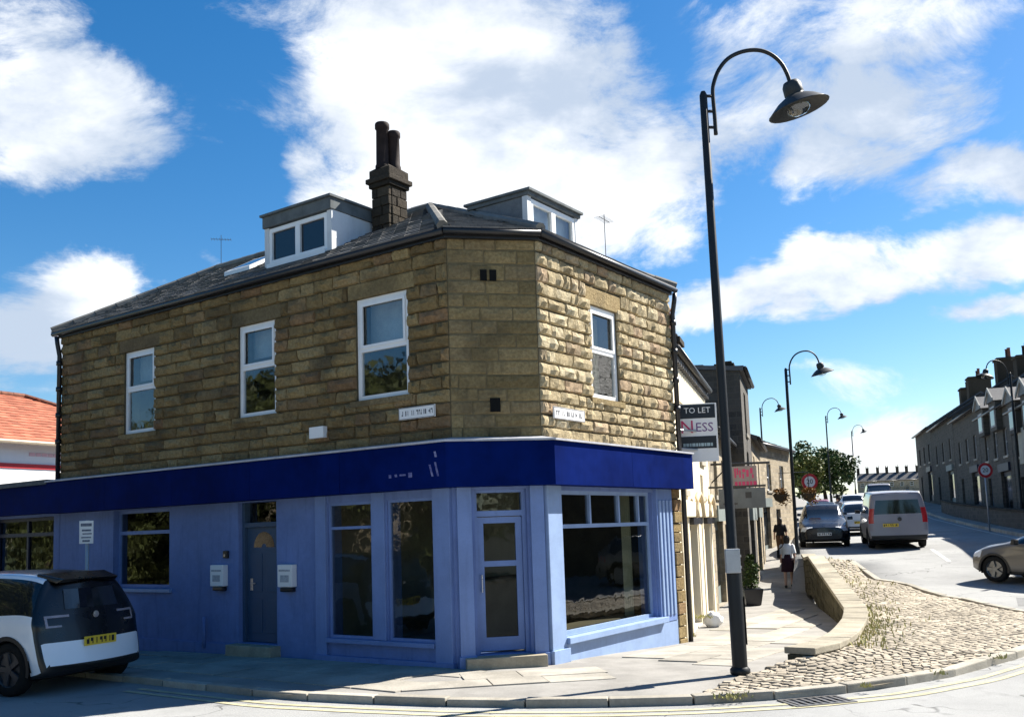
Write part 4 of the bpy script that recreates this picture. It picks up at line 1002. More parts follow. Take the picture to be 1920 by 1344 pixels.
def house(name, label, cat, fr, s0, s1, z0, ze, dep, rise, wm, rm, wins=(), doors=(), group=None, ov=.22, fm=UPVC, gab_par=True):
    t = thing(name, label, cat, tuple(fr.p((s0+s1)/2, 0, z0)), group)
    ops = [w[:4] for w in wins]+[d[:4] for d in doors]
    mb = MB()
    for a, b, c, d in cells(s0, s1, z0-.8, ze, ops): mb.fb(fr, a, b, -.22, 0, c, d)
    mb.fb(fr, s0+.01, s1-.01, -dep, -.45, z0-.8, ze-.02)
    rz = ze+rise
    for s, sg in ((s0, 1), (s1, -1)):
        mb.prism([fr.p(s+.002*sg, -.001, z0-.8), fr.p(s+.002*sg, -.001, ze), fr.p(s+.002*sg, -dep/2, rz-.06), fr.p(s+.002*sg, -dep, ze), fr.p(s+.002*sg, -dep, z0-.8)], fr.a*(.3*sg))
    mb.build('wall', wm, t, uv=fr)
    mb = MB(); k = rise/(dep/2)
    A = [fr.p(s0-.06, ov, ze-k*ov), fr.p(s0-.06, -dep/2, rz), fr.p(s0-.06, -dep-ov, ze-k*ov)]
    T = [p+Vector((0, 0, .14)) for p in A]; mb.prism(A+T[::-1], fr.a*(s1-s0+.12)); roof = mb.build('roof', rm, t)
    sx = MB(); slates((fr.p(s0-.05, ov, ze-k*ov+.14), fr.p(s1+.05, ov, ze-k*ov+.14), fr.p(s1+.05, -dep/2, rz+.14), fr.p(s0-.05, -dep/2, rz+.14)), sx, .32, .45); stuff(sx.build('slate_courses', rm, t))
    mb = MB(); mb.tube([fr.p(s0, ov+.06, ze-k*ov+.08), fr.p(s1, ov+.06, ze-k*ov+.08)], .07, 8); mb.build('gutter', PIPE, t, smooth=True)
    for w in wins:
        a, b, c, d = w[:4]; mid = (c+d)/2 if len(w) < 5 or not w[4] else w[4]
        mb = MB(); fw = .07
        mb.fb(fr, a, a+fw, -.16, -.1, c, d); mb.fb(fr, b-fw, b, -.16, -.1, c, d); mb.fb(fr, a+fw, b-fw, -.159, -.101, c, c+fw); mb.fb(fr, a+fw, b-fw, -.159, -.101, d-fw, d); mb.fb(fr, a+fw, b-fw, -.159, -.101, mid-.03, mid+.03)
        f = mb.build('window', fm, t)
        for q0, q1 in ((c, mid), (mid, d)):
            mb = MB(); mb.add([fr.p(a, -.14, q0), fr.p(b, -.14, q0), fr.p(b, -.14, q1), fr.p(a, -.14, q1)], [(0, 1, 2, 3)]); mb.build('pane', DGLASS, f)
        mb = MB(); mb.fb(fr, a-.1, b+.1, -.1, .06, c-.12, c-.003); mb.build('sill', KERBM, f)
    for d_ in doors:
        a, b, c, d = d_[:4]; m = d_[4] if len(d_) > 4 else DOORB
        mb = MB(); mb.fb(fr, a, b, -.2, -.15, c, d); dd = mb.build('door' if b-a < 1.3 else 'shopfront', m, t)
        if b-a >= 1.3:
            n = 3; w = (b-a)/n
            for i in range(n):
                mb = MB(); mb.fb(fr, a+w*i+.06, a+w*(i+1)-.06, -.149, -.14, c+.5, d-.25); mb.build('pane', DGLASS, dd)
            mb = MB(); mb.fb(fr, a-.1, b+.1, -.1, .12, d, d+.42); mb.build('sign_board', m, dd)
        else:
            mb = MB(); mb.fb(fr, a+.12, b-.12, -.149, -.14, c+1.15, d-.15); mb.build('pane', DGLASS, dd)
    return t
FW = Fr((P(0, -2.3))[:2], TS, NS)      # left row facade line: s = street distance
# cream shop next door
cz = -.3
cr = house('cream_shop', 'cream rendered shop with two tall dark doorways next to the corner shop', 'shop', FW, 18.0, 24.6, cz, 5.2, 6.5, 1.9, CREAM, SLATE_D,
      wins=[(19.2, 20.0, 3.35, 4.35), (22.6, 23.4, 3.35, 4.35), (19.2, 19.7, 2.55, 2.95), (22.4, 23.0, 2.5, 3.0)], doors=[(19.7, 21.25, -.28, 1.85, BLACKP), (22.5, 24.05, -.28, 1.85, BLACKP)], ov=.08)
for k in range(24):
    s = 18.15+k*.275; mb = MB(); mb.fb(FW, s, s+.1, .0, .1, 5.02, 5.14); mb.build('eaves_bracket', SLATE_D, cr)
for s in (18.5, 19.5, 21.5, 22.3, 24.25):
    mb = MB(); mb.fb(FW, s-.14, s+.14, -.01, .03, cz-.2, 2.0); mb.build('pilaster', CREAM, cr, bevel=.02)
mb = MB(); mb.fb(FW, 18.3, 24.4, -.01, .14, 2.0, 2.32); mb.build('shop_cornice', CREAM, cr, bevel=.03)
for s in (20.55, 23.3):
    n = 10; pts = [FW.p(s+.62*math.cos(math.pi*i/n), .15, 2.0+.5*math.sin(math.pi*i/n)) for i in range(n+1)]; mb = MB(); mb.tube(pts, .06, 8); mb.build('arch_moulding', CREAMD, cr, smooth=True)
chimney_on(cr, FW, 21.6, -.5, 4.7, 6.15, .7, .55, pots=1)
chimney_on(cr, FW, 24.2, -.9, 4.7, 6.0, .6, .5, pots=2)
# low shop between, then the tall dark gable, then the low stone shop on the bend
house('stone_shop', 'low buff stone shop between the cream shop and the tall dark house', 'shop', FW, 24.7, 30.9, -.4, 4.3, 6.5, 1.6, ROWB, SLATE_D, wins=[(26, 27, 2.6, 3.7), (28.6, 29.6, 2.6, 3.7)], doors=[(25.5, 28, -.4, 1.9, GREYT), (28.8, 29.8, -.4, 1.8, DOORB)])
FW2 = Fr((P(0, -1.75))[:2], TS, NS)
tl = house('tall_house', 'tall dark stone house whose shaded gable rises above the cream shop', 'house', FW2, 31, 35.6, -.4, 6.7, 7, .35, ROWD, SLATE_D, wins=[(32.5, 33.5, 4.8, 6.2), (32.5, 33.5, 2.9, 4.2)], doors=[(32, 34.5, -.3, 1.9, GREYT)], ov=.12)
chimney_on(tl, FW2, 31.6, -.5, 6.6, 7.1, .5, .5, pots=0)
house('stone_shop', 'small brown stone shop between the tall dark house and the bend', 'shop', FW2, 35.7, 42.6, -.2, 4.9, 6.5, 1.4, ROWB, SLATE_D, wins=[(36.6, 37.5, 3.1, 4.3), (40, 40.9, 3.1, 4.3)], doors=[(36.4, 39.2, -.2, 2.0, GREYT), (40.2, 41.2, 0, 2.1, DOORB)])
q0 = Vector((10.7, 43.0, 0)); q1 = Vector((14.7, 50.2, 0)); da = (q1-q0).normalized(); FBd = Fr(q0[:2], da[:2], (da.y, -da.x))
lw = house('stone_shop', 'low sunlit brown stone shop on the bend behind the second lamp', 'shop', FBd, 0, 8.2, .2, 5.45, 6, 1.2, ROWB, SLATE_D, wins=[(.8, 1.6, 3.3, 4.6), (3.2, 4, 3.3, 4.6), (5.8, 6.6, 3.3, 4.6)], doors=[(.6, 3.4, .2, 2.5, GREYT), (4.6, 5.5, .3, 2.4, DOORB)])
# right hand terrace, in shade
FT = Fr((P(0, 10.2))[:2], TS, -NS)
spec = [(20, 33, 5.4, 'off stage dark terrace house added for the right shop window reflection', 'X'), (33.1, 45.4, 5.4, 'off stage dark terrace house nearest the junction added for the right window reflection', 'X'), (45.5, 53, 4.9, 'nearest dark stone house of the right terrace with pale shopfront bays', 'N'), (53.1, 62, 5.2, 'second dark house of the right terrace with pale gabled dormer', 'G'), (62.1, 72, 5.6, 'third dark house of the right terrace with broad chimney stack', 'C'), (72.1, 84, 5.5, 'fourth dark stone house of the right terrace, before its far end', 'F'), (84.1, 95, 5.4, 'farthest dark stone house at the left end of the right terrace', 'C')]  # first two houses lie out of view, added to darken the window reflection
for s0, s1, h, lab, key in spec:
    z0 = zr((s0+s1)/2)+.12; h += .7; ze = z0+h; L = s1-s0
    wins = [(s0+L*f, s0+L*f+.95, z0+3.3, z0+4.75) for f in (.12, .42, .72)]
    doors = [(s0+L*.1, s0+L*.1+2.6, z0+.05, z0+2.5, GREYT if key in 'NF' else DARKN), (s0+L*.7, s0+L*.7+1.0, z0+.05, z0+2.3, DOORB)]
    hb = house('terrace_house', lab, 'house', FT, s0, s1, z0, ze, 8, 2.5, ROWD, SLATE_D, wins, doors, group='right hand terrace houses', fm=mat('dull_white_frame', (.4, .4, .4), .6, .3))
    chimney_on(hb, FT, s0+.6, -4, ze+1.4, ze+3.9, 1.1, 1.7, pots=3)
    if key in 'NC': chimney_on(hb, FT, s0+L*.55, -4, ze+1.6, ze+3.7, 1.1, 1.3, pots=2)
    if key in 'NG':       # pale boarded dormer gables and bay
        for f in (.2, .62):
            a = s0+L*f; mb = MB(); mb.fb(FT, a, a+1.9, -1.2, .3, ze-1.2, ze+.35); d = mb.build('bay', ROWD, hb, uv=FT)
            mb = MB(); mb.prism([FT.p(a-.2, .42, ze+.3), FT.p(a+.95, .42, ze+.95), FT.p(a+2.1, .42, ze+.3), FT.p(a+2.1, .42, ze+.48), FT.p(a+.95, .42, ze+1.15), FT.p(a-.2, .42, ze+.48)], FT.n*.06); mb.build('barge_board', mat('pale_barge_board', (.28, .28, .26), .7, .3), d)
            mb = MB(); mb.prism([FT.p(a-.15, .4, ze+.34), FT.p(a+.95, .4, ze+1.1), FT.p(a+2.05, .4, ze+.34)], FT.n*-3.4); mb.build('bay_roof', SLATE_D, d)
            mb = MB(); mb.fb(FT, a+.35, a+1.55, .29, .31, ze-1.0, ze+.1); mb.build('window_frame', MATS['dull_white_frame'], d); mb = MB(); mb.fb(FT, a+.45, a+1.45, .312, .316, ze-.9, ze); mb.build('pane', DGLASS, d)
    if key == 'N':
        mb = MB(); mb.fb(FT, s0+L*.28, s0+L*.72, .02, .14, z0+2.9, z0+4.6); mb.build('pale_panel', mat('pale_boarding', (.45, .43, .36), .8, .2, streak=.3), hb)
# railing, low wall and hedge line in front of the terrace
rp = sheet([tuple(P(t, 7.9)[:2]) for t in (34, 50, 70, 100, 130)]+[tuple(P(t, 10.3)[:2]) for t in (130, 100, 70, 50, 34)], lambda x, y: zroad(x, y)+.11, 1.5, 'pavement', PAVB); struct(rp)
kerb_run([P(t, 7.9)[:2] for t in range(34, 131, 4)], rp, lambda x, y: zroad(x, y)+.13, lambda x, y: zroad(x, y)-.2, L=1.8, side=-1)
t = thing('roadside_wall', 'low dark stone wall edging the raised path before the right terrace', 'wall', tuple(P(50, 8.7)))
for k in range(26):
    a = 38+k*1.2; b = a+1.19; mb = MB(); fr = Fr(P(0, 8.7)[:2], TS, -NS); za, zb = zr(a)+.1, zr(b)+.1
    mb.hexa([fr.p(a, 0, za-.3), fr.p(b, 0, zb-.3), fr.p(b, -.3, zb-.3), fr.p(a, -.3, za-.3), fr.p(a, 0, za+.75), fr.p(b, 0, zb+.75), fr.p(b, -.3, zb+.75), fr.p(a, -.3, za+.75)]); mb.build('wall_block', ROWD, t, uv=fr)
    mb = MB(); mb.hexa([fr.p(a, .05, za+.752), fr.p(b, .05, zb+.752), fr.p(b, -.35, zb+.752), fr.p(a, -.35, za+.752), fr.p(a, .05, za+.84), fr.p(b, .05, zb+.84), fr.p(b, -.35, zb+.84), fr.p(a, -.35, za+.84)]); mb.build('coping_stone', STONE_K, t)
# far terrace across the head of the street
x0, y0 = 116., 320.
FX = Fr((x0, y0), (.94, -.34), (-.34, -.94))
for k in range(4):
    hb = house('distant_terrace_house', ['leftmost pale house of the distant terrace closing the street', 'second pale house from the left in the distant terrace', 'third pale house from the left in the distant terrace', 'rightmost pale house of the distant terrace closing the street'][k], 'house', FX, k*6.2, k*6.2+6.18, 9.2, 13.6, 8, 2.6, ROWB, SLATE_D, wins=[(k*6.2+1, k*6.2+2.1, 11.6, 13), (k*6.2+4, k*6.2+5.1, 11.6, 13)], doors=[(k*6.2+2.6, k*6.2+3.6, 9.3, 11.3)], group='distant terrace houses')
    for f in (.5, 3.4): chimney_on(hb, FX, k*6.2+f, -4, 15.6, 18.2, .95, .9, pots=2)
# white building with red tiled roof at far left
TILE = mat('red_clay_tile', (.42, .15, .09), .8, .2, var=.3, vscale=2, rnd=.3)
FWH = Fr((-11.5, 33.4), (-.46, -.888), (.888, -.46))
t = thing('white_shop', 'white rendered building with orange tiled hip roof and red stripe sign at far left', 'shop', (-15, 30, 0))
mb = MB(); mb.fb(FWH, -1.0, 8.2, -9, 0, -.5, 5.0); mb.build('wall', WHITE, t)
a, b, c, d = FWH.p(-1.3, .35, 4.85), FWH.p(8.5, .35, 4.85), FWH.p(8.5, -9.3, 4.85), FWH.p(-1.3, -9.3, 4.85); h1, h2 = FWH.p(3.2, -4.5, 7.0), FWH.p(5.0, -4.5, 7.0)
mb = MB(); mb.add([a, b, c, d, h1, h2], [(0, 1, 5, 4), (1, 2, 5), (2, 3, 4, 5), (3, 0, 4), (0, 3, 2, 1)]); mb.build('roof', TILE, t)
sx = MB(); slates((a, b, h2, h1), sx, .3, .34); slates((d, a, h1), sx, .3, .34); stuff(sx.build('tile_courses', TILE, t))
for p, q in ((a, h1), (h1, h2), (d, h1)):
    dd = q-p; n = int(dd.length/.45)
    for i in range(n): mb = MB(); mb.tube([p+dd*(i/n)+Vector((0, 0, .03)), p+dd*((i+.97)/n)+Vector((0, 0, .03))], .1, 8); mb.build('ridge_tile', TERRA, t)
mb = MB(); mb.tube([FWH.p(-1.2, .4, 4.85), FWH.p(8.4, .4, 4.85)], .07, 8); mb.build('gutter', mat('buff_gutter', (.45, .36, .26), .6, .3), t)
REDP = mat('red_sign_paint', (.55, .03, .035), .5, .4, var=.15)
PINK = mat('faded_pink_lettering', (.72, .45, .47), .6, .3, var=.1)
mb = MB(); mb.fb(FWH, 3.6, 8.1, .01, .03, 4.12, 4.26); mb.build('red_stripe', REDP, t)
mb = MB(); x = 4.0
rn = random.Random(5)
while x < 6.2: w = rn.uniform(.1, .2); mb.fb(FWH, x, x+w, .01, .02, 4.5, 4.6); x += w+.03
mb.build('lettering', PINK, t)

# ------------------------------------------------------------------ signs in the street
# agent's board on the end of the shop
t = thing('agent_board', 'white and black letting board fixed to the right end of the corner shop', 'sign', (3.45, 17.9, 3.0))
fb_ = Fr((3.5, 17.72), (-.995, .1), (-.1, -.995))
mb = MB(); mb.fb(fb_, -.36, .36, -.03, 0, 3.02, 4.12); mb.build('board', WHITE, t, bevel=.006)
for q0, q1 in ((3.84, 4.1), (3.27, 3.5)): mb = MB(); mb.fb(fb_, -.33, .33, 0, .006, q0, q1); mb.build('black_panel', BLACKP, t)
PURP = mat('purple_lettering', (.2, .1, .25), .6, .3); PNKR = mat('crimson_lettering', (.6, .06, .16), .6, .3)
mb = MB(); text_mesh('TO LET', .15, facing(fb_, 0, .008, 3.985), mb); mb.build('heading', WHITE, t)
mb = MB(); text_mesh('N', .34, facing(fb_, .2, .003, 3.67), mb); mb.build('initial', PNKR, t)
mb = MB(); text_mesh('ESS', .24, facing(fb_, -.12, .003, 3.66), mb); mb.build('name', PURP, t)
mb = MB(); rn = random.Random(8); x = -.26
while x < .27: w = rn.uniform(.03, .06); mb.fb(fb_, x, x+w, .006, .008, 3.31, 3.37); x += w+.012
mb.build('small_print', mat('pale_teal_print', (.4, .5, .52), .6, .3), t)
mb = MB(); mb.tube([FRr.p(4.42, .05, 3.6), (3.5, 17.76, 3.6)], .02, 8); mb.tube([FRr.p(4.42, .05, 3.25), (3.5, 17.76, 3.25)], .02, 8); mb.build('bracket', GALV, t)
# hanging sign on a long iron arm further along
FH = Fr(P(25.2, 0)[:2], NS, -TS)
t = thing('hanging_shop_sign', 'hanging shop sign with red lettering on a long iron arm', 'sign', tuple(P(25.2, -2.2, 3.0)))
mb = MB(); mb.tube([P(25.2, -2.3, 3.38), P(25.2, -.8, 3.36)], .03, 8); mb.tube([P(25.2, -2.3, 2.9), P(25.2, -1.8, 3.36)], .018, 8); mb.build('arm', PIPE, t)
mb = MB(); mb.fb(FH, -1.76, -1.14, -.03, .03, 2.76, 3.3); mb.build('board', mat('off_white_sign', (.3, .25, .24), .6, .3, var=.2), t, bevel=.01)
mb = MB(); x = -1.7
for a, b, c, d in ((-1.7, -1.66, 3.0, 3.25), (-1.64, -1.6, 3.08, 3.25), (-1.58, -1.54, 3.0, 3.2), (-1.5, -1.42, 3.14, 3.22), (-1.5, -1.46, 2.98, 3.1), (-1.4, -1.34, 3.02, 3.2), (-1.3, -1.24, 3.1, 3.24), (-1.26, -1.22, 2.98, 3.08)): mb.fb(FH, a, b, .031, .036, c, d)
rn = random.Random(4)
while x < -1.22: w = rn.uniform(.05, .12); mb.fb(FH, x, x+w, .031, .036, 2.8, 2.9); x += w+.03
mb.build('lettering', PNKR, t)
mb = MB(); mb.tube([P(25.2, -1.65, 3.28), P(25.2, -1.65, 3.36)], .008, 5); mb.tube([P(25.2, -1.25, 3.28), P(25.2, -1.25, 3.36)], .008, 5); mb.build('chain', PIPE, t)
t = thing('hanging_sign', 'dark grey projecting sign board below the red lettered sign', 'sign', tuple(P(24.6, -2.2, 2.2)))
FH2 = Fr(P(24.3, 0)[:2], NS, -TS)
mb = MB(); mb.fb(FH2, -2.06, -.92, -.04, .04, 2.2, 2.7); mb.build('board', mat('slate_grey_sign', (.1, .115, .13), .5, .4, var=.3), t, bevel=.01)
mb = MB(); mb.fb(FH2, -2.3, -.9, -.02, .02, 2.72, 2.77); mb.build('bracket', PIPE, t)
mb = MB(); mb.fb(FH2, -1.4, -1.25, .041, .045, 2.45, 2.6); mb.fb(FH2, -1.95, -1.6, .041, .045, 2.3, 2.34); mb.build('emblem', BLACKP, t)
# speed limit roundels
def roundel(x, y, z, label, post):
    t = thing('speed_limit_sign', label, 'sign', (x, y, zroad(x, y)), 'speed limit roundels'); fr = Fr((x, y), (-1, 0), (-.0, -1))
    mb = MB(); mb.tube([(x, y, zroad(x, y)), (x, y, z+.3)], .035, 8); mb.build('post', GALV, t, smooth=True)
    M = facing(fr, 0, .05, z)
    mb = MB(); mb.lathe([(.001, 0), (.33, 0), (.33, .012), (.001, .012)], M, 28); mb.build('disc', WHITE, t)
    mb = MB(); mb.lathe([(.22, .013), (.33, .013), (.33, .018), (.22, .018), (.22, .013)], M, 28); mb.build('red_ring', REDP, t)
    mb = MB(); text_mesh('20', .27, M @ Matrix.Translation((0, 0, .016)), mb); mb.build('number', BLACKP, t)
roundel(11.85, 38, 3.35, 'red ringed 20 speed sign before the dark tree, left of the road', True)
roundel(20.9, 42, 3.75, 'red ringed 20 speed sign before the right terrace', True)
# hanging baskets on the second lamp
def leaves(mb, c, r, n, size, squash=1.):
    for k in range(n):
        d = Vector((random.gauss(0, 1), random.gauss(0, 1), random.gauss(0, 1))).normalized()*(random.random()**.45)
        p = Vector(c)+Vector((d.x*r, d.y*r, d.z*r*squash)); a = Vector((random.gauss(0, 1), random.gauss(0, 1), random.gauss(0, .6))).normalized(); b = a.cross(Vector((random.gauss(0, 1), random.gauss(0, 1), random.gauss(0, 1)))).normalized(); s = size*random.uniform(.6, 1.3)
        mb.add([p-a*s, p+b*s*.6, p+a*s, p-b*s*.6], [(0, 1, 2, 3)])
ORANGE = leaf_mat('orange_flowers', (.3, .14, .03), (.12, .07, .02))
for sg, lab in ((-1, 'orange flower basket hanging left of the second lamp post'), (1, 'orange flower basket hanging right of the second lamp post')):
    x, y, z0 = 9.75+sg*.5, 32.98, 2.75; t = thing('hanging_basket', lab, 'flower basket', (x, y, z0), 'flower baskets')
    mb = MB(); mb.lathe([(.02, -.3), (.18, -.2), (.27, 0)], Matrix.Translation((x, y, z0)), 12); mb.build('basket', BARK, t); mb = MB(); leaves(mb, (x, y, z0+.08), .26, 200, .05, .6); leaves(mb, (x+.1, y, z0-.1), .3, 160, .05, 1.1); mb.build('flowers', ORANGE, t)
    mb = MB(); mb.tube([(9.75, 33, z0+.75), (x, y, z0+.75), (x, y, z0+.1)], .015, 6); mb.build('bracket', PIPE, t)
# potted conifer on the pavement
x, y = 6.4, 26.2; z0 = zp(x, y); t = thing('potted_shrub', 'dark shrub in a black square planter on the sunlit pavement', 'potted plant', (x, y, z0))
mb = MB(); mb.hexa([(x-.2, y-.2, z0), (x+.2, y-.2, z0), (x+.2, y+.2, z0), (x-.2, y+.2, z0), (x-.27, y-.27, z0+.45), (x+.27, y-.27, z0+.45), (x+.27, y+.27, z0+.45), (x-.27, y+.27, z0+.45)]); mb.build('planter', BLACKP, t, bevel=.02)
mb = MB(); mb.tube([(x, y, z0+.4), (x, y, z0+1.2)], [.03, .015], 6); mb.build('stem', BARK, t)
mb = MB()
for k in range(9): f = k/8; leaves(mb, (x+random.gauss(0, .05), y+random.gauss(0, .05), z0+.5+f*.8), .3*(1-f*.65), 90, .05, .8)
mb.build('foliage', LEAF, t)
# white sack and weeds by the cream shop door
t = thing('white_sack', 'crumpled white sack at the foot of the cream doorway', 'sack', tuple(P(20.6, -1.9, zl(20.6))))
bm = bmesh.new(); bmesh.ops.create_icosphere(bm, subdivisions=3, radius=1)
c = P(20.6, -2.0, zl(20.6)+.13)
mb = MB(); mb.v = [c+Vector((v.co.x*.2, v.co.y*.14, max(v.co.z, -.8)*.17))*(1+.3*noise.noise(v.co*2.2)) for v in bm.verts]; bm.verts.index_update(); mb.f = [[q.index for q in f.verts] for f in bm.faces]; mb.mi = [0]*len(mb.f); bm.free(); mb.build('sack', WHITE, t, smooth=True)

LEAF_O = leaf_mat('leaf_olive', (.1, .11, .03), (.05, .065, .02))
# ------------------------------------------------------------------ trees
def tree(name, label, loc, h, rx, rz, m, clumps=46, n=170, size=.16, trunk_h=None, seed=1, group=None):
    random.seed(seed); x, y, z0 = loc; t = thing(name, label, 'tree', loc, group); th = trunk_h or h*.35
    mb = MB(); lean = Vector((random.uniform(-.3, .3), random.uniform(-.3, .3), 0)); r0 = h*.028
    mb.tube([Vector(loc)+Vector((0, 0, -.3)), Vector(loc)+Vector((0, 0, th*.5))+lean*.3, Vector(loc)+Vector((0, 0, th))+lean, Vector(loc)+Vector((0, 0, h*.75))+lean*1.5], [r0*1.3, r0, r0*.8, r0*.2], 10); tr = mb.build('trunk', BARK, t, smooth=True)
    mb = MB(); lf = MB(); cc = Vector((x, y, z0+h-rz))+lean
    for k in range(clumps):
        d = Vector((random.gauss(0, 1), random.gauss(0, 1), random.gauss(0, 1))).normalized(); f = random.uniform(.35, 1.)
        p = cc+Vector((d.x*rx*f, d.y*rx*f, d.z*rz*f)); a = Vector((x, y, z0+th*random.uniform(.8, 1.5)))+lean
        if k % 2 == 0: mb.tube([a, a.lerp(p, .5)+Vector((0, 0, -.2)), p], [r0*.35, r0*.2, r0*.05], 5)
        leaves(lf, p, rx*random.uniform(.2, .36), n, size, .75)
    mb.build('limbs', BARK, t); lf.build('crown', m, t)
    random.seed(seed+99)
    return t
tree('roadside_tree', 'broad dark green tree beyond the left shops at the bend', (27.6, 84, 2.6), 6.0, 2.9, 2.4, LEAF, 60, 190, .16, seed=3)
tree('roadside_tree', 'paler low tree in front of the broad dark one', (24.9, 80, 2.4), 5.0, 2.0, 1.9, LEAF_Y, 34, 150, .15, seed=8)
# across the road, seen in the shop windows
tree('street_tree', 'large sunlit tree across the side street mirrored in the left shop windows', (-13.5, 10.2, -.14), 7.3, 3.2, 2.9, LEAF_O, 80, 300, .11, trunk_h=2.2, seed=5, group='trees mirrored in the shop glass')
tree('street_tree', 'sunlit tree farther up the side street mirrored in the shaded left windows', (-20, 13.0, -.14), 7.8, 3.0, 2.9, LEAF_O, 60, 260, .12, seed=6, group='trees mirrored in the shop glass')
tree('street_tree', 'dark tree behind the viewer mirrored in the corner door glass', (4, -14, -.14), 9, 4.0, 3.8, LEAF, 60, 130, .22, seed=7, group='trees mirrored in the shop glass')
tree('street_tree', 'second dark tree behind the viewer mirrored in the corner door fanlight', (11, -12, -.14), 8, 4.0, 3.8, LEAF, 60, 130, .22, seed=12, group='trees mirrored in the shop glass')
FO = Fr((-9.5, 3.0), (-.81847, .57455), (.57455, .81847))  # unseen cottages and hedge added to keep bright sky out of the glass
for k, lab in enumerate(('unseen stone cottage across the side street added to block sky in the left shop glass', 'unseen stone cottage farther up the side street added to block sky in the left glass')):
    house('reflection_cottage', lab, 'house', FO, 6+k*13, 17+k*13, -.14, 5.2, 7, 2.4, ROWB, SLATE_D, wins=[(8+k*13, 9.2+k*13, 3, 4.4), (13+k*13, 14.2+k*13, 3, 4.4), (8+k*13, 9.4+k*13, .8, 2.1)], doors=[(11+k*13, 12+k*13, 0, 2.1)], group='cottages added for the shop glass reflections')
mb = MB(); leaves(mb, (0, 0, 0), 1., 10, .1); hg = MB()
for k in range(60):
    p = FO.p(-2+k*.5, 1.6, .5); leaves(hg, p, .75, 60, .09, 1.)
hd_ = thing('hedge', 'unseen clipped garden hedge across the side street added to block sky in the left glass', 'hedge', tuple(FO.p(10, 1.6, -.14))); hg.build('foliage', LEAF_O, hd_)
for k, (x, y, lab) in enumerate(((-30, 18.5, 'leafy tree up the side street mirrored in the extension window'), (-37, 23, 'leafy tree farthest up the side street mirrored in the extension window'))):
    tree('street_tree', lab, (x, y, -.07), 7, 4.2, 3.2, LEAF_O, 60, 200, .16, trunk_h=1.6, seed=20+k, group='trees mirrored in the shop glass')

# ------------------------------------------------------------------ vehicles
def paint(name, c, coat=.6, rough=.35): return mat(name, c, rough, .5, var=.06, vscale=1, fine=6, coat=coat)
CGLASS = mat('car_glass', (.012, .015, .018), .06, .6, var=.2, coat=.3)
TYRE = mat('tyre_rubber', (.012, .012, .012), .85, .2, var=.3); RIM = mat('alloy_rim', (.2, .205, .21), .35, .5, metal=.7, var=.15); RIMD = mat('dark_rim', (.06, .06, .065), .4, .5, metal=.5, var=.2)
TRIM = mat('black_car_trim', (.015, .015, .016), .5, .4, var=.3); REDL = mat('red_tail_lens', (.45, .02, .03), .2, .5, var=.2, coat=.5); CLEARL = mat('clear_lens', (.7, .72, .74), .15, .5, var=.15, coat=.6)
PLY = mat('yellow_number_plate', (.7, .5, .04), .5, .4, var=.1); PLW = mat('white_number_plate', (.75, .75, .72), .5, .4, var=.1); UNDER = mat('car_underside', (.01, .01, .01), .9, .1)
def crom(a, b, c, d, t):
    return .5*(2*b+(c-a)*t+(2*a-5*b+4*c-d)*t*t+(3*b-a-3*c+d)*t*t*t)
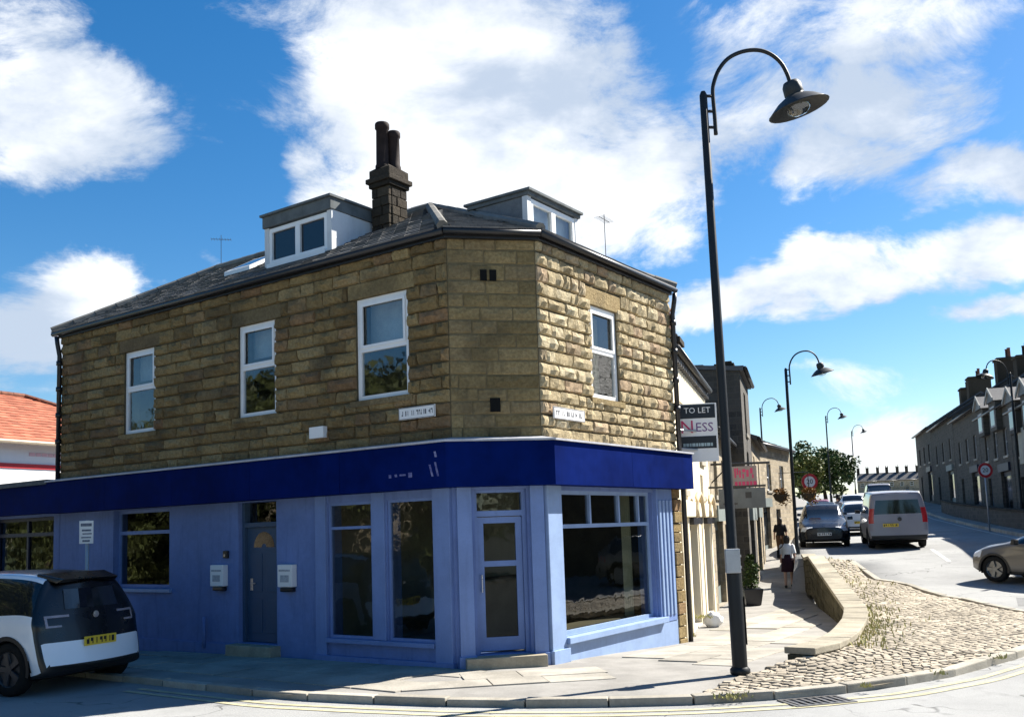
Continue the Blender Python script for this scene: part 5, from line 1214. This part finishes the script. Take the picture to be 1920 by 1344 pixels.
def car(name, label, cat, stations, region, parts, wheels, wr=.33, ww=.21, sub=9, rsub=4, rim=RIM, group=None, arch=TRIM, bulge=.05):
    """lofted body. station: xb, xt, zb, w, zbelt, wbelt, zroof, wroof (xb at the foot, xt at the top). region() sorts faces into parts"""
    t = thing(name, label, cat, world=False, group=group)
    rows = []
    for (xb, xt, zb, w, zbt, wbt, zr_, wr_) in stations:
        zm = zb+(zbt-zb)*.55
        half = [(0, zb), (w*.84, zb), (w*.965, zb+.09), (w, zm), ((w+wbt)/2+.004, (zm+zbt)/2+.02), (wbt, zbt), (wbt*.5+wr_*.5+.012, (zbt+zr_)*.5), (wr_, zr_-.06*min(1, (zr_-zbt)/.3)), (wr_*.8, zr_), (0, zr_+.02)]
        rows.append([(xb+(xt-xb)*((z-zb)/(zr_-zb)), y, z) for y, z in half])
    nr = len(rows[0]); fine = []
    # ring direction
    for r in rows:
        out = []
        for i in range(nr-1):
            p = [r[max(i-1, 0)], r[i], r[i+1], r[min(i+2, nr-1)]]
            for k in range(rsub): out.append((tuple(crom(*[q[c] for q in p], k/rsub) for c in range(3)), i+k/rsub))
        out.append((r[-1], nr-1.)); fine.append(out)
    grid = []
    ns = len(fine)
    for i in range(ns-1):
        for k in range(sub):
            f = k/sub; row = []
            for j in range(len(fine[0])):
                p = [fine[max(i-1, 0)][j][0], fine[i][j][0], fine[i+1][j][0], fine[min(i+2, ns-1)][j][0]]
                row.append(tuple(crom(*[q[c] for q in p], f) for c in range(3)))
            grid.append(row)
    grid.append([q[0] for q in fine[-1]])
    rv = [q[1] for q in fine[0]]; m = len(rv); MBs = {}
    def put(P4, kind, v, side, u=0.):
        c = sum((Vector(p) for p in P4), Vector())/len(P4)
        if kind == 'side':
            for wx in wheels:
                if c.z < wr*2.2 and (c.x-wx)**2+(c.z-wr)**2 < (wr*1.17)**2 and v > .5: return
        key = region(kind, c.x, abs(c.y), c.z, v, u) or 'body'
        if key in ('glass', 'lamp', 'tail'): key += '+' if side > 0 else '-'
        mb = MBs.setdefault(key, MB()); mb.add(P4, [list(range(len(P4)))])
    for i in range(len(grid)-1):
        for j in range(m-1):
            v = (rv[j]+rv[j+1])/2
            for s in (1, -1):
                put([(p[0], p[1]*s, p[2]) for p in (grid[i][j], grid[i][j+1], grid[i+1][j+1], grid[i+1][j])], 'side', v, s, (i+.5)/sub)
    for row, kind in ((grid[0], 'rear'), (grid[-1], 'front')):
        NSEG = 12
        for j in range(m-1):
            v = (rv[j]+rv[j+1])/2
            for k in range(NSEG):
                a, b = -1+2*k/NSEG, -1+2*(k+1)/NSEG; bul = bulge if kind == 'front' else -bulge
                def q(p, u): return (p[0]+bul*(1-u*u), p[1]*u, p[2])
                P4 = [q(row[j], a), q(row[j], b), q(row[j+1], b), q(row[j+1], a)]
                put(P4, kind, v, 1 if (a+b) > 0 else -1)
    objs = {}
    for key, mb in MBs.items():
        nm, mt = parts.get(key.rstrip('+-'), (key, TRIM)); bm = bmesh.new(); vs = [bm.verts.new(v) for v in mb.v]
        for f in mb.f:
            try: bm.faces.new([vs[i] for i in f])
            except ValueError: pass
        bmesh.ops.remove_doubles(bm, verts=bm.verts, dist=.0012); bmesh.ops.recalc_face_normals(bm, faces=bm.faces)
        me = bpy.data.meshes.new(nm); bm.to_mesh(me); bm.free(); me.materials.append(mt); me.polygons.foreach_set('use_smooth', [True]*len(me.polygons)); objs[key] = link(nm, me, t)
    # underside and wheels with arches
    xs = [s_[0] for s_ in stations]; W0 = max(s_[3] for s_ in stations)
    mb = MB(); mb.box(min(xs)+.25, max(xs)-.25, -W0+.16, W0-.16, .2, .62); mb.build('underbody', UNDER, t)
    for wx in wheels:
        for s in (1, -1):
            yc = s*(W0-ww*.5-.012); M = Matrix.Translation((wx, yc, wr)) @ Matrix.Rotation(R(90)*-s, 4, 'X')
            mb = MB(); h = ww/2; mb.lathe([(wr*.66, -h*.9), (wr*.9, -h), (wr*.985, -h*.75), (wr, -h*.3), (wr, h*.3), (wr*.985, h*.75), (wr*.9, h), (wr*.66, h*.9), (wr*.62, h*.6)], M, 28); wh = mb.build('wheel', TYRE, t, smooth=True)
            mb = MB(); mb.lathe([(wr*.66, h*.88), (wr*.62, h*.7), (wr*.6, h*.35), (.001, h*.3)], M, 24)
            for k in range(5):
                A = M @ Matrix.Rotation(R(72*k), 4, 'Z'); P8 = [(.03, -.035, h*.4), (wr*.62, -.05, h*.5), (wr*.62, .05, h*.5), (.03, .035, h*.4), (.03, -.03, h*.8), (wr*.62, -.04, h*.75), (wr*.62, .04, h*.75), (.03, .03, h*.8)]; mb.hexa([A @ Vector(p) for p in P8])
            mb.lathe([(.06, h*.3), (.06, h*.84), (.001, h*.86)], M, 12); mb.build('rim', rim, wh)
            # arch lip
            mb = MB(); n = 20; R0, R1 = wr*1.08, wr*1.24; y0, y1 = s*(W0-.08), s*(W0+.006)
            for k in range(n):
                a0, a1 = R(-12)+R(204)*k/n, R(-12)+R(204)*(k+1)/n
                def c_(r, a, y): return (wx+r*math.cos(a), y, wr+r*math.sin(a))
                mb.add([c_(R0, a0, y1), c_(R0, a1, y1), c_(R1, a1, y1), c_(R1, a0, y1), c_(R0, a0, y0-s*.2), c_(R0, a1, y0-s*.2)], [(0, 1, 2, 3), (0, 4, 5, 1)])
            mb.build('wheel_arch', arch, t)
    return t, objs
def place(t, x, y, head, z=None, tilt=True):
    """head: angle of the nose from +X; pitch to the road"""
    z = zroad(x, y) if z is None else z; d = Vector((math.cos(head), math.sin(head))); g_ = (zroad(x+d.x, y+d.y)-zroad(x-d.x, y-d.y))/2 if tilt else 0
    t.location = (x, y, z); t.rotation_euler = (0, -math.atan(g_), head)
def mirror(t, x, y, z, m):
    for s in (1, -1):
        mb = MB(); mb.hexa([(x-.06, s*y, z), (x+.06, s*y, z), (x+.05, s*(y+.2), z+.01), (x-.06, s*(y+.2), z+.01), (x-.06, s*y, z+.13), (x+.04, s*y, z+.12), (x+.02, s*(y+.19), z+.14), (x-.06, s*(y+.19), z+.15)]); mb.build('mirror', m, t, bevel=.025)
def plate_on(t, x, y0, z0, m, chars, w=.5, h=.11, d=-1, tilt=0):
    mb = MB(); mb.box(x-.01, x+.01, y0-w/2, y0+w/2, z0-h/2, z0+h/2); p = mb.build('number_plate', m, t)
    mb = MB(); k = 7; rn = random.Random(3)
    for i in range(k):
        yy = y0-w/2+.04+i*(w-.06)/k+(.02 if i > 3 else 0); xx = x+d*.012
        mb.box(xx-.002, xx+.002, yy, yy+.014, z0-h*.32, z0+h*.32); mb.box(xx-.002, xx+.002, yy+.014, yy+.042, z0+rn.choice((-.32, .2, -.05))*h, z0+h*.32*rn.choice((1, .6))); 
    stuff(mb.build('characters', BLACKP, p))

# compact electric hatchback at the left kerb
WHT = paint('white_car_paint', (.78, .8, .82)); BLKP = paint('gloss_black_panel', (.003, .003, .004), .15, .3)
st = [(-1.9, -1.62, .36, .76, .95, .8, 1.44, .54), (-1.84, -1.56, .27, .85, .97, .85, 1.5, .6), (-1.62, -1.4, .22, .882, .99, .865, 1.545, .63), (-1.2, -1.08, .2, .887, .98, .868, 1.575, .64), (-.5, -.5, .2, .887, .93, .87, 1.59, .65), (.25, .2, .2, .887, .92, .865, 1.57, .64), (.75, .55, .2, .885, .98, .85, 1.46, .61), (1.3, 1.25, .2, .88, .98, .8, 1.12, .6), (1.75, 1.7, .24, .82, .86, .72, .96, .58), (1.97, 1.93, .32, .66, .74, .6, .82, .5)]
def reg(kind, x, y, z, v, u):
    if kind == 'rear': return 'trim' if v < 1.5 else ('bumper' if v < 3.0 else 'hatch')
    if kind == 'front': return 'body' if z > .4 else 'trim'
    if v < 1.8: return 'trim'
    if u < .4: return 'bumper' if v < 3.0 else 'hatch'
    if u < .95: return 'hatch'
    if v > 8.05: return 'hatch' if u < 6.4 else ('bonnet' if u > 7 else 'wind')
    if 5.2 < v < 7.0 and u < 6.6: return 'glass'
    if v >= 7.0 and u > 5.6: return 'wind' if u < 7 else 'bonnet'
    return 'body'
i3, ob = car('hatchback_car', 'white and black electric hatchback parked at the left kerb seen from behind', 'car', st, reg, {'body': ('body', WHT), 'hatch': ('tailgate', BLKP), 'bumper': ('rear_bumper', WHT), 'trim': ('lower_trim', TRIM), 'glass': ('side_window', CGLASS), 'bonnet': ('bonnet', BLKP), 'wind': ('windscreen', CGLASS)}, (-1.27, 1.3), wr=.35, ww=.17, rim=RIMD, bulge=.13)
i3.children[0].name
def rear_x(y, z):      # the tailgate surface: leans forward with height, bulges at the middle
    f = (z-.36)/(1.44-.36); w = .78-.2*max(0, f-.5); return -1.9+.28*f-.13*(1-min(1, (y/w))**2)
plate_on(i3, rear_x(0, .66)-.02, 0, .66, PLY, 7, w=.52, h=.12)
for s in (1, -1):
    mb = MB()
    def bar(y0, y1, z0, z1):
        for k in range(4):
            a, b = y0+(y1-y0)*k/4, y0+(y1-y0)*(k+1)/4
            mb.hexa([(rear_x(a, z0)-.012, s*a, z0), (rear_x(b, z0)-.012, s*b, z0), (rear_x(b, z0)+.05, s*b, z0), (rear_x(a, z0)+.05, s*a, z0), (rear_x(a, z1)-.012, s*a, z1), (rear_x(b, z1)-.012, s*b, z1), (rear_x(b, z1)+.05, s*b, z1), (rear_x(a, z1)+.05, s*a, z1)])
    bar(.4, .72, 1.0, 1.03); bar(.69, .72, .9, 1.0); bar(.52, .72, .875, .9); mb.build('tail_lamp', mat('smoked_lens', (.3, .26, .28), .2, .5, var=.3, vscale=12, coat=.5), i3)
mb = MB(); mb.lathe([(.001, 0), (.045, 0), (.045, .012), (.001, .015)], Matrix(((0, 0, -1, rear_x(0, 1.0)-.01), (1, 0, 0, 0), (0, 1, 0, 1.0), (0, 0, 0, 1))), 14); mb.build('badge', CHROME, i3)
mb = MB()
for k in range(8):
    y0, y1 = -.44+.11*k, -.44+.11*(k+1); mb.add([(rear_x(abs(y0), 1.1)-.006, y0, 1.1), (rear_x(abs(y1), 1.1)-.006, y1, 1.1), (rear_x(abs(y1), 1.36)-.006, y1*.92, 1.36), (rear_x(abs(y0), 1.36)-.006, y0*.92, 1.36)], [(0, 1, 2, 3)])
mb.build('rear_window', CGLASS, i3, smooth=True)
mb = MB(); mb.hexa([(-1.7, -.5, 1.44), (-1.7, .5, 1.44), (-1.4, .56, 1.53), (-1.4, -.56, 1.53), (-1.8, -.46, 1.49), (-1.8, .46, 1.49), (-1.4, .56, 1.58), (-1.4, -.56, 1.58)]); mb.build('roof_spoiler', BLKP, i3, bevel=.02)
mirror(i3, .8, .85, 1.0, BLKP)
# position: near-side rear wheel foot
hd = math.atan2(.42, -.91); c_, s_ = math.cos(hd), math.sin(hd)
wx, wy = -6.68, 12.68          # ground point of the near rear wheel (car left side, y=+.8)
lx, ly = -1.27, .8
place(i3, wx-(c_*lx-s_*ly), wy-(s_*lx+c_*ly), hd)

# silver panel van driving up the street
SILV = paint('silver_grey_paint', (.23, .225, .26), .4, .4)
st = [(-2.45, -2.33, .38, .93, 1.12, .93, 1.88, .76), (-2.36, -2.25, .3, .95, 1.13, .945, 1.93, .79), (-1.6, -1.6, .26, .955, 1.13, .95, 1.96, .81), (0, 0, .25, .955, 1.13, .95, 1.97, .82), (1.0, .8, .25, .955, 1.12, .94, 1.93, .8), (1.5, 1.25, .25, .955, 1.12, .93, 1.62, .78), (2.0, 1.9, .27, .94, 1.05, .88, 1.2, .75), (2.4, 2.35, .32, .84, .85, .78, 1.0, .65)]
def regv(kind, x, y, z, v, u):
    if kind == 'rear':
        if z < .62: return 'trim' if z < .5 else 'bumper'
        if 1.2 < z < 1.68 and y < .72: return 'rwin'
        if .88 < z < 1.42 and y > .8: return 'tail'
        return 'body'
    if kind == 'side':
        if x < -2.34 and .88 < z < 1.42 and v < 6: return 'tail'
        if 5.25 < v < 6.9 and -2.2 < x < 1.15: return 'glass'
        if v >= 6.9 and .95 < x < 1.85: return 'wind'
        if z < .4: return 'trim'
    return 'body'
van, _ = car('van', 'silver grey passenger van driving up the sunlit road', 'van', st, regv, {'body': ('body', SILV), 'rwin': ('rear_window', CGLASS), 'tail': ('tail_lamp', REDL), 'trim': ('lower_trim', TRIM), 'bumper': ('rear_bumper', SILV), 'glass': ('side_window', CGLASS), 'wind': ('windscreen', CGLASS)}, (-1.5, 1.55), wr=.34, ww=.22)
plate_on(van, -2.5, .25, .82, PLY, 7); mirror(van, 1.35, .95, 1.15, TRIM)
mb = MB(); mb.lathe([(.001, 0), (.07, 0), (.07, .015), (.001, .02)], Matrix(((0, 0, -1, -2.465), (1, 0, 0, -.05), (0, 1, 0, 1.02), (0, 0, 0, 1))), 14); mb.build('badge', BLACKP, van)
HS = math.atan2(TS.y, TS.x)
place(van, 13.85, 35.1, HS+R(1))

# saloon shapes for the rest
def hatch_st(L=4.1, W_=.87, h=1.46):
    k = L/4.1
    return [(-2.02*k, -1.9*k, .36, W_*.86, .9, W_*.86, 1.0, W_*.72), (-1.95*k, -1.78*k, .28, W_*.96, .94, W_*.94, 1.12, W_*.74), (-1.6*k, -1.45*k, .22, W_, .95, W_*.97, h-.12, W_*.7), (-1.1*k, -1.0*k, .2, W_, .94, W_*.975, h-.02, W_*.71), (-.3*k, -.3*k, .2, W_, .92, W_*.975, h, W_*.72), (.35*k, .2*k, .2, W_, .91, W_*.97, h-.05, W_*.7), (.85*k, .7*k, .2, W_, .92, W_*.95, 1.16, W_*.68), (1.2*k, 1.15*k, .2, W_, .9, W_*.9, .98, W_*.66), (1.7*k, 1.66*k, .22, W_*.96, .78, W_*.84, .88, W_*.62), (2.03*k, 2.0*k, .3, W_*.76, .66, W_*.7, .74, W_*.56)]
def hreg(k=1., h=1.46):
    def f(kind, x, y, z, v, u):
        if kind == 'rear': return 'trim' if z < .42 else 'body'
        if kind == 'front':
            return 'trim' if z < .5 and y < .5 else 'body'
        if 5.3 < v < 6.95 and -1.55*k < x < .78*k: return 'glass' if abs(x+.32*k) > .05 else 'body'
        if v >= 6.95 and .42*k < x < 1.02*k: return 'wind'
        if v >= 6.95 and -1.86*k < x < -1.38*k: return 'rwin'
        if z < .3: return 'trim'
        if x > 1.72*k and .6 < z < .76 and v > 3.5 and y > .4: return 'lamp'
        if x < -1.82*k and .72 < z < .94 and v > 3.2 and y > .5: return 'tail'
        return 'body'
    return f
HP = {'glass': ('side_window', CGLASS), 'wind': ('windscreen', CGLASS), 'rwin': ('rear_window', CGLASS), 'trim': ('lower_trim', TRIM), 'lamp': ('headlight', CLEARL), 'tail': ('tail_lamp', REDL)}
TAUPE = paint('taupe_metallic_paint', (.13, .115, .095), .5, .35); BCAR = paint('black_car_paint', (.008, .009, .013), .25, .3); WCAR = paint('off_white_car_paint', (.72, .72, .71), .5, .35)
tp, _ = car('hatchback_car', 'taupe hatchback turning up the main road at the right edge', 'car', hatch_st(4.0, .87, 1.45), hreg(.976), {**HP, 'body': ('body', TAUPE)}, (-1.25, 1.3), wr=.32)
mirror(tp, .72, .85, .93, TRIM)
bk_, _ = car('parked_car', 'black car parked at the kerb beside the second lamp post', 'car', hatch_st(4.3, .9, 1.55), hreg(1.05, 1.55), {**HP, 'body': ('body', BCAR)}, (-1.3, 1.38), wr=.33)
mirror(bk_, .75, .88, .95, BCAR); plate_on(bk_, 2.2, 0, .5, PLW, 7, d=1)
wc, _ = car('parked_car', 'white car half hidden behind the silver van', 'car', hatch_st(4.1, .88, 1.5), hreg(1., 1.5), {**HP, 'body': ('body', WCAR)}, (-1.25, 1.32), wr=.32)
mirror(wc, .72, .86, .94, TRIM); plate_on(wc, -2.06, 0, .6, PLY, 7)
place(bk_, P(39.0, .62).x, P(39.0, .62).y, HS+math.pi)
place(wc, 16.2, 45.0, HS)
hdt = math.atan2(.84, -.54); c_, s_ = math.cos(hdt), math.sin(hdt)
place(tp, 13.15, 22.9, hdt)
# more cars up the hill
RED_ = paint('dark_red_car_paint', (.2, .03, .035)); GR2 = paint('grey_car_paint', (.2, .21, .23))
c1, _ = car('parked_car', 'dark red car far up the left kerb above the white car', 'car', hatch_st(4.1, .87, 1.5), hreg(), {**HP, 'body': ('body', RED_)}, (-1.25, 1.32), wr=.32, sub=5, rsub=3); place(c1, P(62, .8).x, P(62, .8).y, HS)
dup(wc, P(70, 3.1), HS, 'small white car coming up behind the van roof far up the hill').location.z = zr(70)
dup(van, P(80, 5.6), HS+math.pi, 'distant silver van coming down the hill on the right').location.z = zr(80)
dup(bk_, P(46, .7), HS+math.pi, 'second black car parked behind the nearest black one').location.z = zr(46)

# ------------------------------------------------------------------ people
SKIN = mat('skin', (.5, .31, .23), .6, .3, var=.1); HAIR = mat('dark_hair', (.03, .022, .018), .6, .3)
def person(label, loc, face, top, bottom, hair, skirt=True, stride=.22, bag=None, hat=None, sleeve=.35, h=1.66):
    t = thing('person', label, 'person', world=False); k = h/1.7
    V = {'pel': (0, 0, .95), 'wai': (0, .01, 1.08), 'che': (0, 0, 1.28), 'nek': (0, -.01, 1.45), 'hd0': (0, .01, 1.53), 'hd1': (0, .015, 1.66)}
    Rd = {'pel': .15, 'wai': .125, 'che': .15, 'nek': .055, 'hd0': .085, 'hd1': .082}
    Ed = [('pel', 'wai'), ('wai', 'che'), ('che', 'nek'), ('nek', 'hd0'), ('hd0', 'hd1')]
    for s, q in ((1, 'l'), (-1, 'r')):
        f = stride*s
        V.update({'sh'+q: (s*.17, 0, 1.38), 'el'+q: (s*.23, -f*.35, 1.12), 'wr'+q: (s*.23, -f*.9+.05, .9), 'ha'+q: (s*.225, -f*1.05+.08, .8), 'hi'+q: (s*.09, 0, .88), 'kn'+q: (s*.1, f*.55+.02, .5), 'an'+q: (s*.1, f-.02, .09), 'to'+q: (s*.11, f+.16, .035)})
        Rd.update({'sh'+q: .065, 'el'+q: .045, 'wr'+q: .032, 'ha'+q: .04, 'hi'+q: .095, 'kn'+q: .06, 'an'+q: .042, 'to'+q: .036})
        Ed += [('che', 'sh'+q), ('sh'+q, 'el'+q), ('el'+q, 'wr'+q), ('wr'+q, 'ha'+q), ('pel', 'hi'+q), ('hi'+q, 'kn'+q), ('kn'+q, 'an'+q), ('an'+q, 'to'+q)]
    ks = list(V); me = bpy.data.meshes.new('body'); me.from_pydata([tuple(c*k for c in V[q]) for q in ks], [(ks.index(a), ks.index(b)) for a, b in Ed], [])
    ob = bpy.data.objects.new('body', me); COL.objects.link(ob); md = ob.modifiers.new('s', 'SKIN'); sb = ob.modifiers.new('d', 'SUBSURF'); sb.levels = sb.render_levels = 2
    for i, q in enumerate(ks): sv = me.skin_vertices[0].data[i]; sv.radius = (Rd[q]*k*(1.1 if q in ('che', 'pel') else 1), Rd[q]*k*(.75 if q in ('che', 'pel', 'wai') else 1)); sv.use_root = q == 'pel'
    bpy.context.view_layer.update()
    m2 = bpy.data.meshes.new_from_object(ob.evaluated_get(bpy.context.evaluated_depsgraph_get())); bpy.data.objects.remove(ob); m2.materials.append(SKIN); m2.polygons.foreach_set('use_smooth', [True]*len(m2.polygons)); link('body', m2, t)
    Z = lambda p: tuple(c*k for c in p)
    def oval(prof, name, m):
        mb = MB(); n = 18; kk = len(mb.v)
        for rx, ry, x, y, z in prof:
            for j in range(n): a = 2*math.pi*j/n; mb.v.append(Vector(Z((x+rx*math.cos(a), y+ry*math.sin(a), z))))
        for i in range(len(prof)-1):
            for j in range(n): j2 = (j+1) % n; mb.f.append([i*n+j, i*n+j2, (i+1)*n+j2, (i+1)*n+j]); mb.mi.append(0)
        mb.build(name, m, t, smooth=True)
    oval([(.19, .14, 0, 0, .98), (.165, .125, 0, .01, 1.1), (.195, .14, 0, 0, 1.26), (.2, .13, 0, 0, 1.36), (.15, .09, 0, -.005, 1.43), (.075, .07, 0, -.005, 1.47)], 'shirt', top)
    for s in (1, -1):
        f = stride*s; a, b = Vector((s*.17, 0, 1.38)), Vector((s*.23, -f*.35, 1.12)); mb = MB(); e = a+(b-a)*min(1, sleeve*2)
        mb.tube([Z(a+Vector((-s*.03, 0, .02))), Z(a), Z(e)], [.07*k, .078*k, .066*k], 10, cap=False); mb.build('sleeve', top, t, smooth=True)
        if not skirt:
            mb = MB(); mb.tube([Z((s*.085, 0, .98)), Z((s*.09, 0, .86)), Z((s*.1, f*.55+.02, .5)), Z((s*.1, f-.02, .1))], [.12*k, .115*k, .085*k, .07*k], 12); mb.build('trousers', bottom, t, smooth=True)
        mb = MB(); mb.tube([Z((s*.1, f-.07, .05)), Z((s*.1, f+.02, .055)), Z((s*.11, f+.15, .035)), Z((s*.11, f+.19, .03))], [.045*k, .052*k, .042*k, .02*k], 10); mb.build('shoe', BLACKP, t, smooth=True)
    if skirt: oval([(.165, .125, 0, .01, 1.1), (.19, .15, 0, 0, .95), (.22, .2, 0, .01, .7), (.235, .23, 0, .02, .52)], 'skirt', bottom)
    mb = MB(); mb.lathe([(.001, .115), (.06, .1), (.1, .04), (.105, -.03), (.095, -.1), (.08, -.16)], Matrix.Translation(Z((0, -.02, 1.62))) @ Matrix.Scale(k, 4), 14); mb.build('hair', hair, t, smooth=True)
    for s in (1, -1):
        mb = MB(); mb.lathe([(.001, .012), (.01, .006), (.012, 0)], Matrix.Translation(Z((s*.032, .092, 1.605))) @ Matrix.Rotation(R(-90), 4, 'X'), 8); mb.build('eye', BLACKP, t)
    mb = MB(); mb.add([Z(p) for p in ((0, .095, 1.62), (-.016, .092, 1.57), (.016, .092, 1.57), (0, .122, 1.572))], [(0, 1, 3), (0, 3, 2), (1, 2, 3)]); mb.build('nose', SKIN, t)
    if bag: mb = MB(); mb.hexa([Z(p) for p in ((-.34, -.1, .98), (-.24, -.1, .98), (-.24, .12, .98), (-.34, .12, .98), (-.33, -.08, 1.26), (-.25, -.08, 1.26), (-.25, .1, 1.26), (-.33, .1, 1.26))]); mb.build('shoulder_bag', bag, t, bevel=.03); mb = MB(); mb.tube([Z((-.29, 0, 1.26)), Z((-.16, -.12, 1.36)), Z((-.1, -.08, 1.46)), Z((-.1, .1, 1.4)), Z((-.27, .05, 1.25))], .014, 6); mb.build('strap', bag, t)
    if hat: mb = MB(); mb.lathe([(.001, .14), (.08, .13), (.1, .05), (.11, .0), (.2, -.01), (.205, -.02), (.1, -.02)], Matrix.Translation(Z((0, 0, 1.68))), 18); mb.build('hat', hat, t, smooth=True)
    t.location = loc; t.rotation_euler = (0, 0, face)
    return t
MAROON = mat('dark_maroon_cloth', (.035, .014, .022), .9, .2); WHC = mat('white_cloth', (.7, .7, .7), .9, .2); BKC = mat('black_cloth', (.015, .015, .018), .9, .2); BRC = mat('brown_cloth', (.1, .06, .035), .9, .2); GRC = mat('grey_cloth', (.3, .3, .32), .9, .2)
face_up = math.atan2(TS.y, TS.x)-math.pi/2
person('person in white top and dark skirt walking away beside the retaining wall', (9.2, 32.4, zl(tn(9.2, 32.4)[0])), face_up, WHC, MAROON, HAIR, True, .2, BKC, None, .5, 1.72)
person('person in dark coat and brown trousers farther along the shopfronts', tuple(P(43, -1.1, zl(43))), face_up+.2, BKC, BRC, HAIR, False, .15, None, None, .6, 1.74)
person('person in grey top and black brimmed hat crossing behind the black cars', tuple(P(50.5, 1.6, zr(50.5))), face_up+R(150), GRC, BKC, HAIR, False, .18, None, BKC, .5, 1.75)
# a bollard-like litter bin near the second lamp
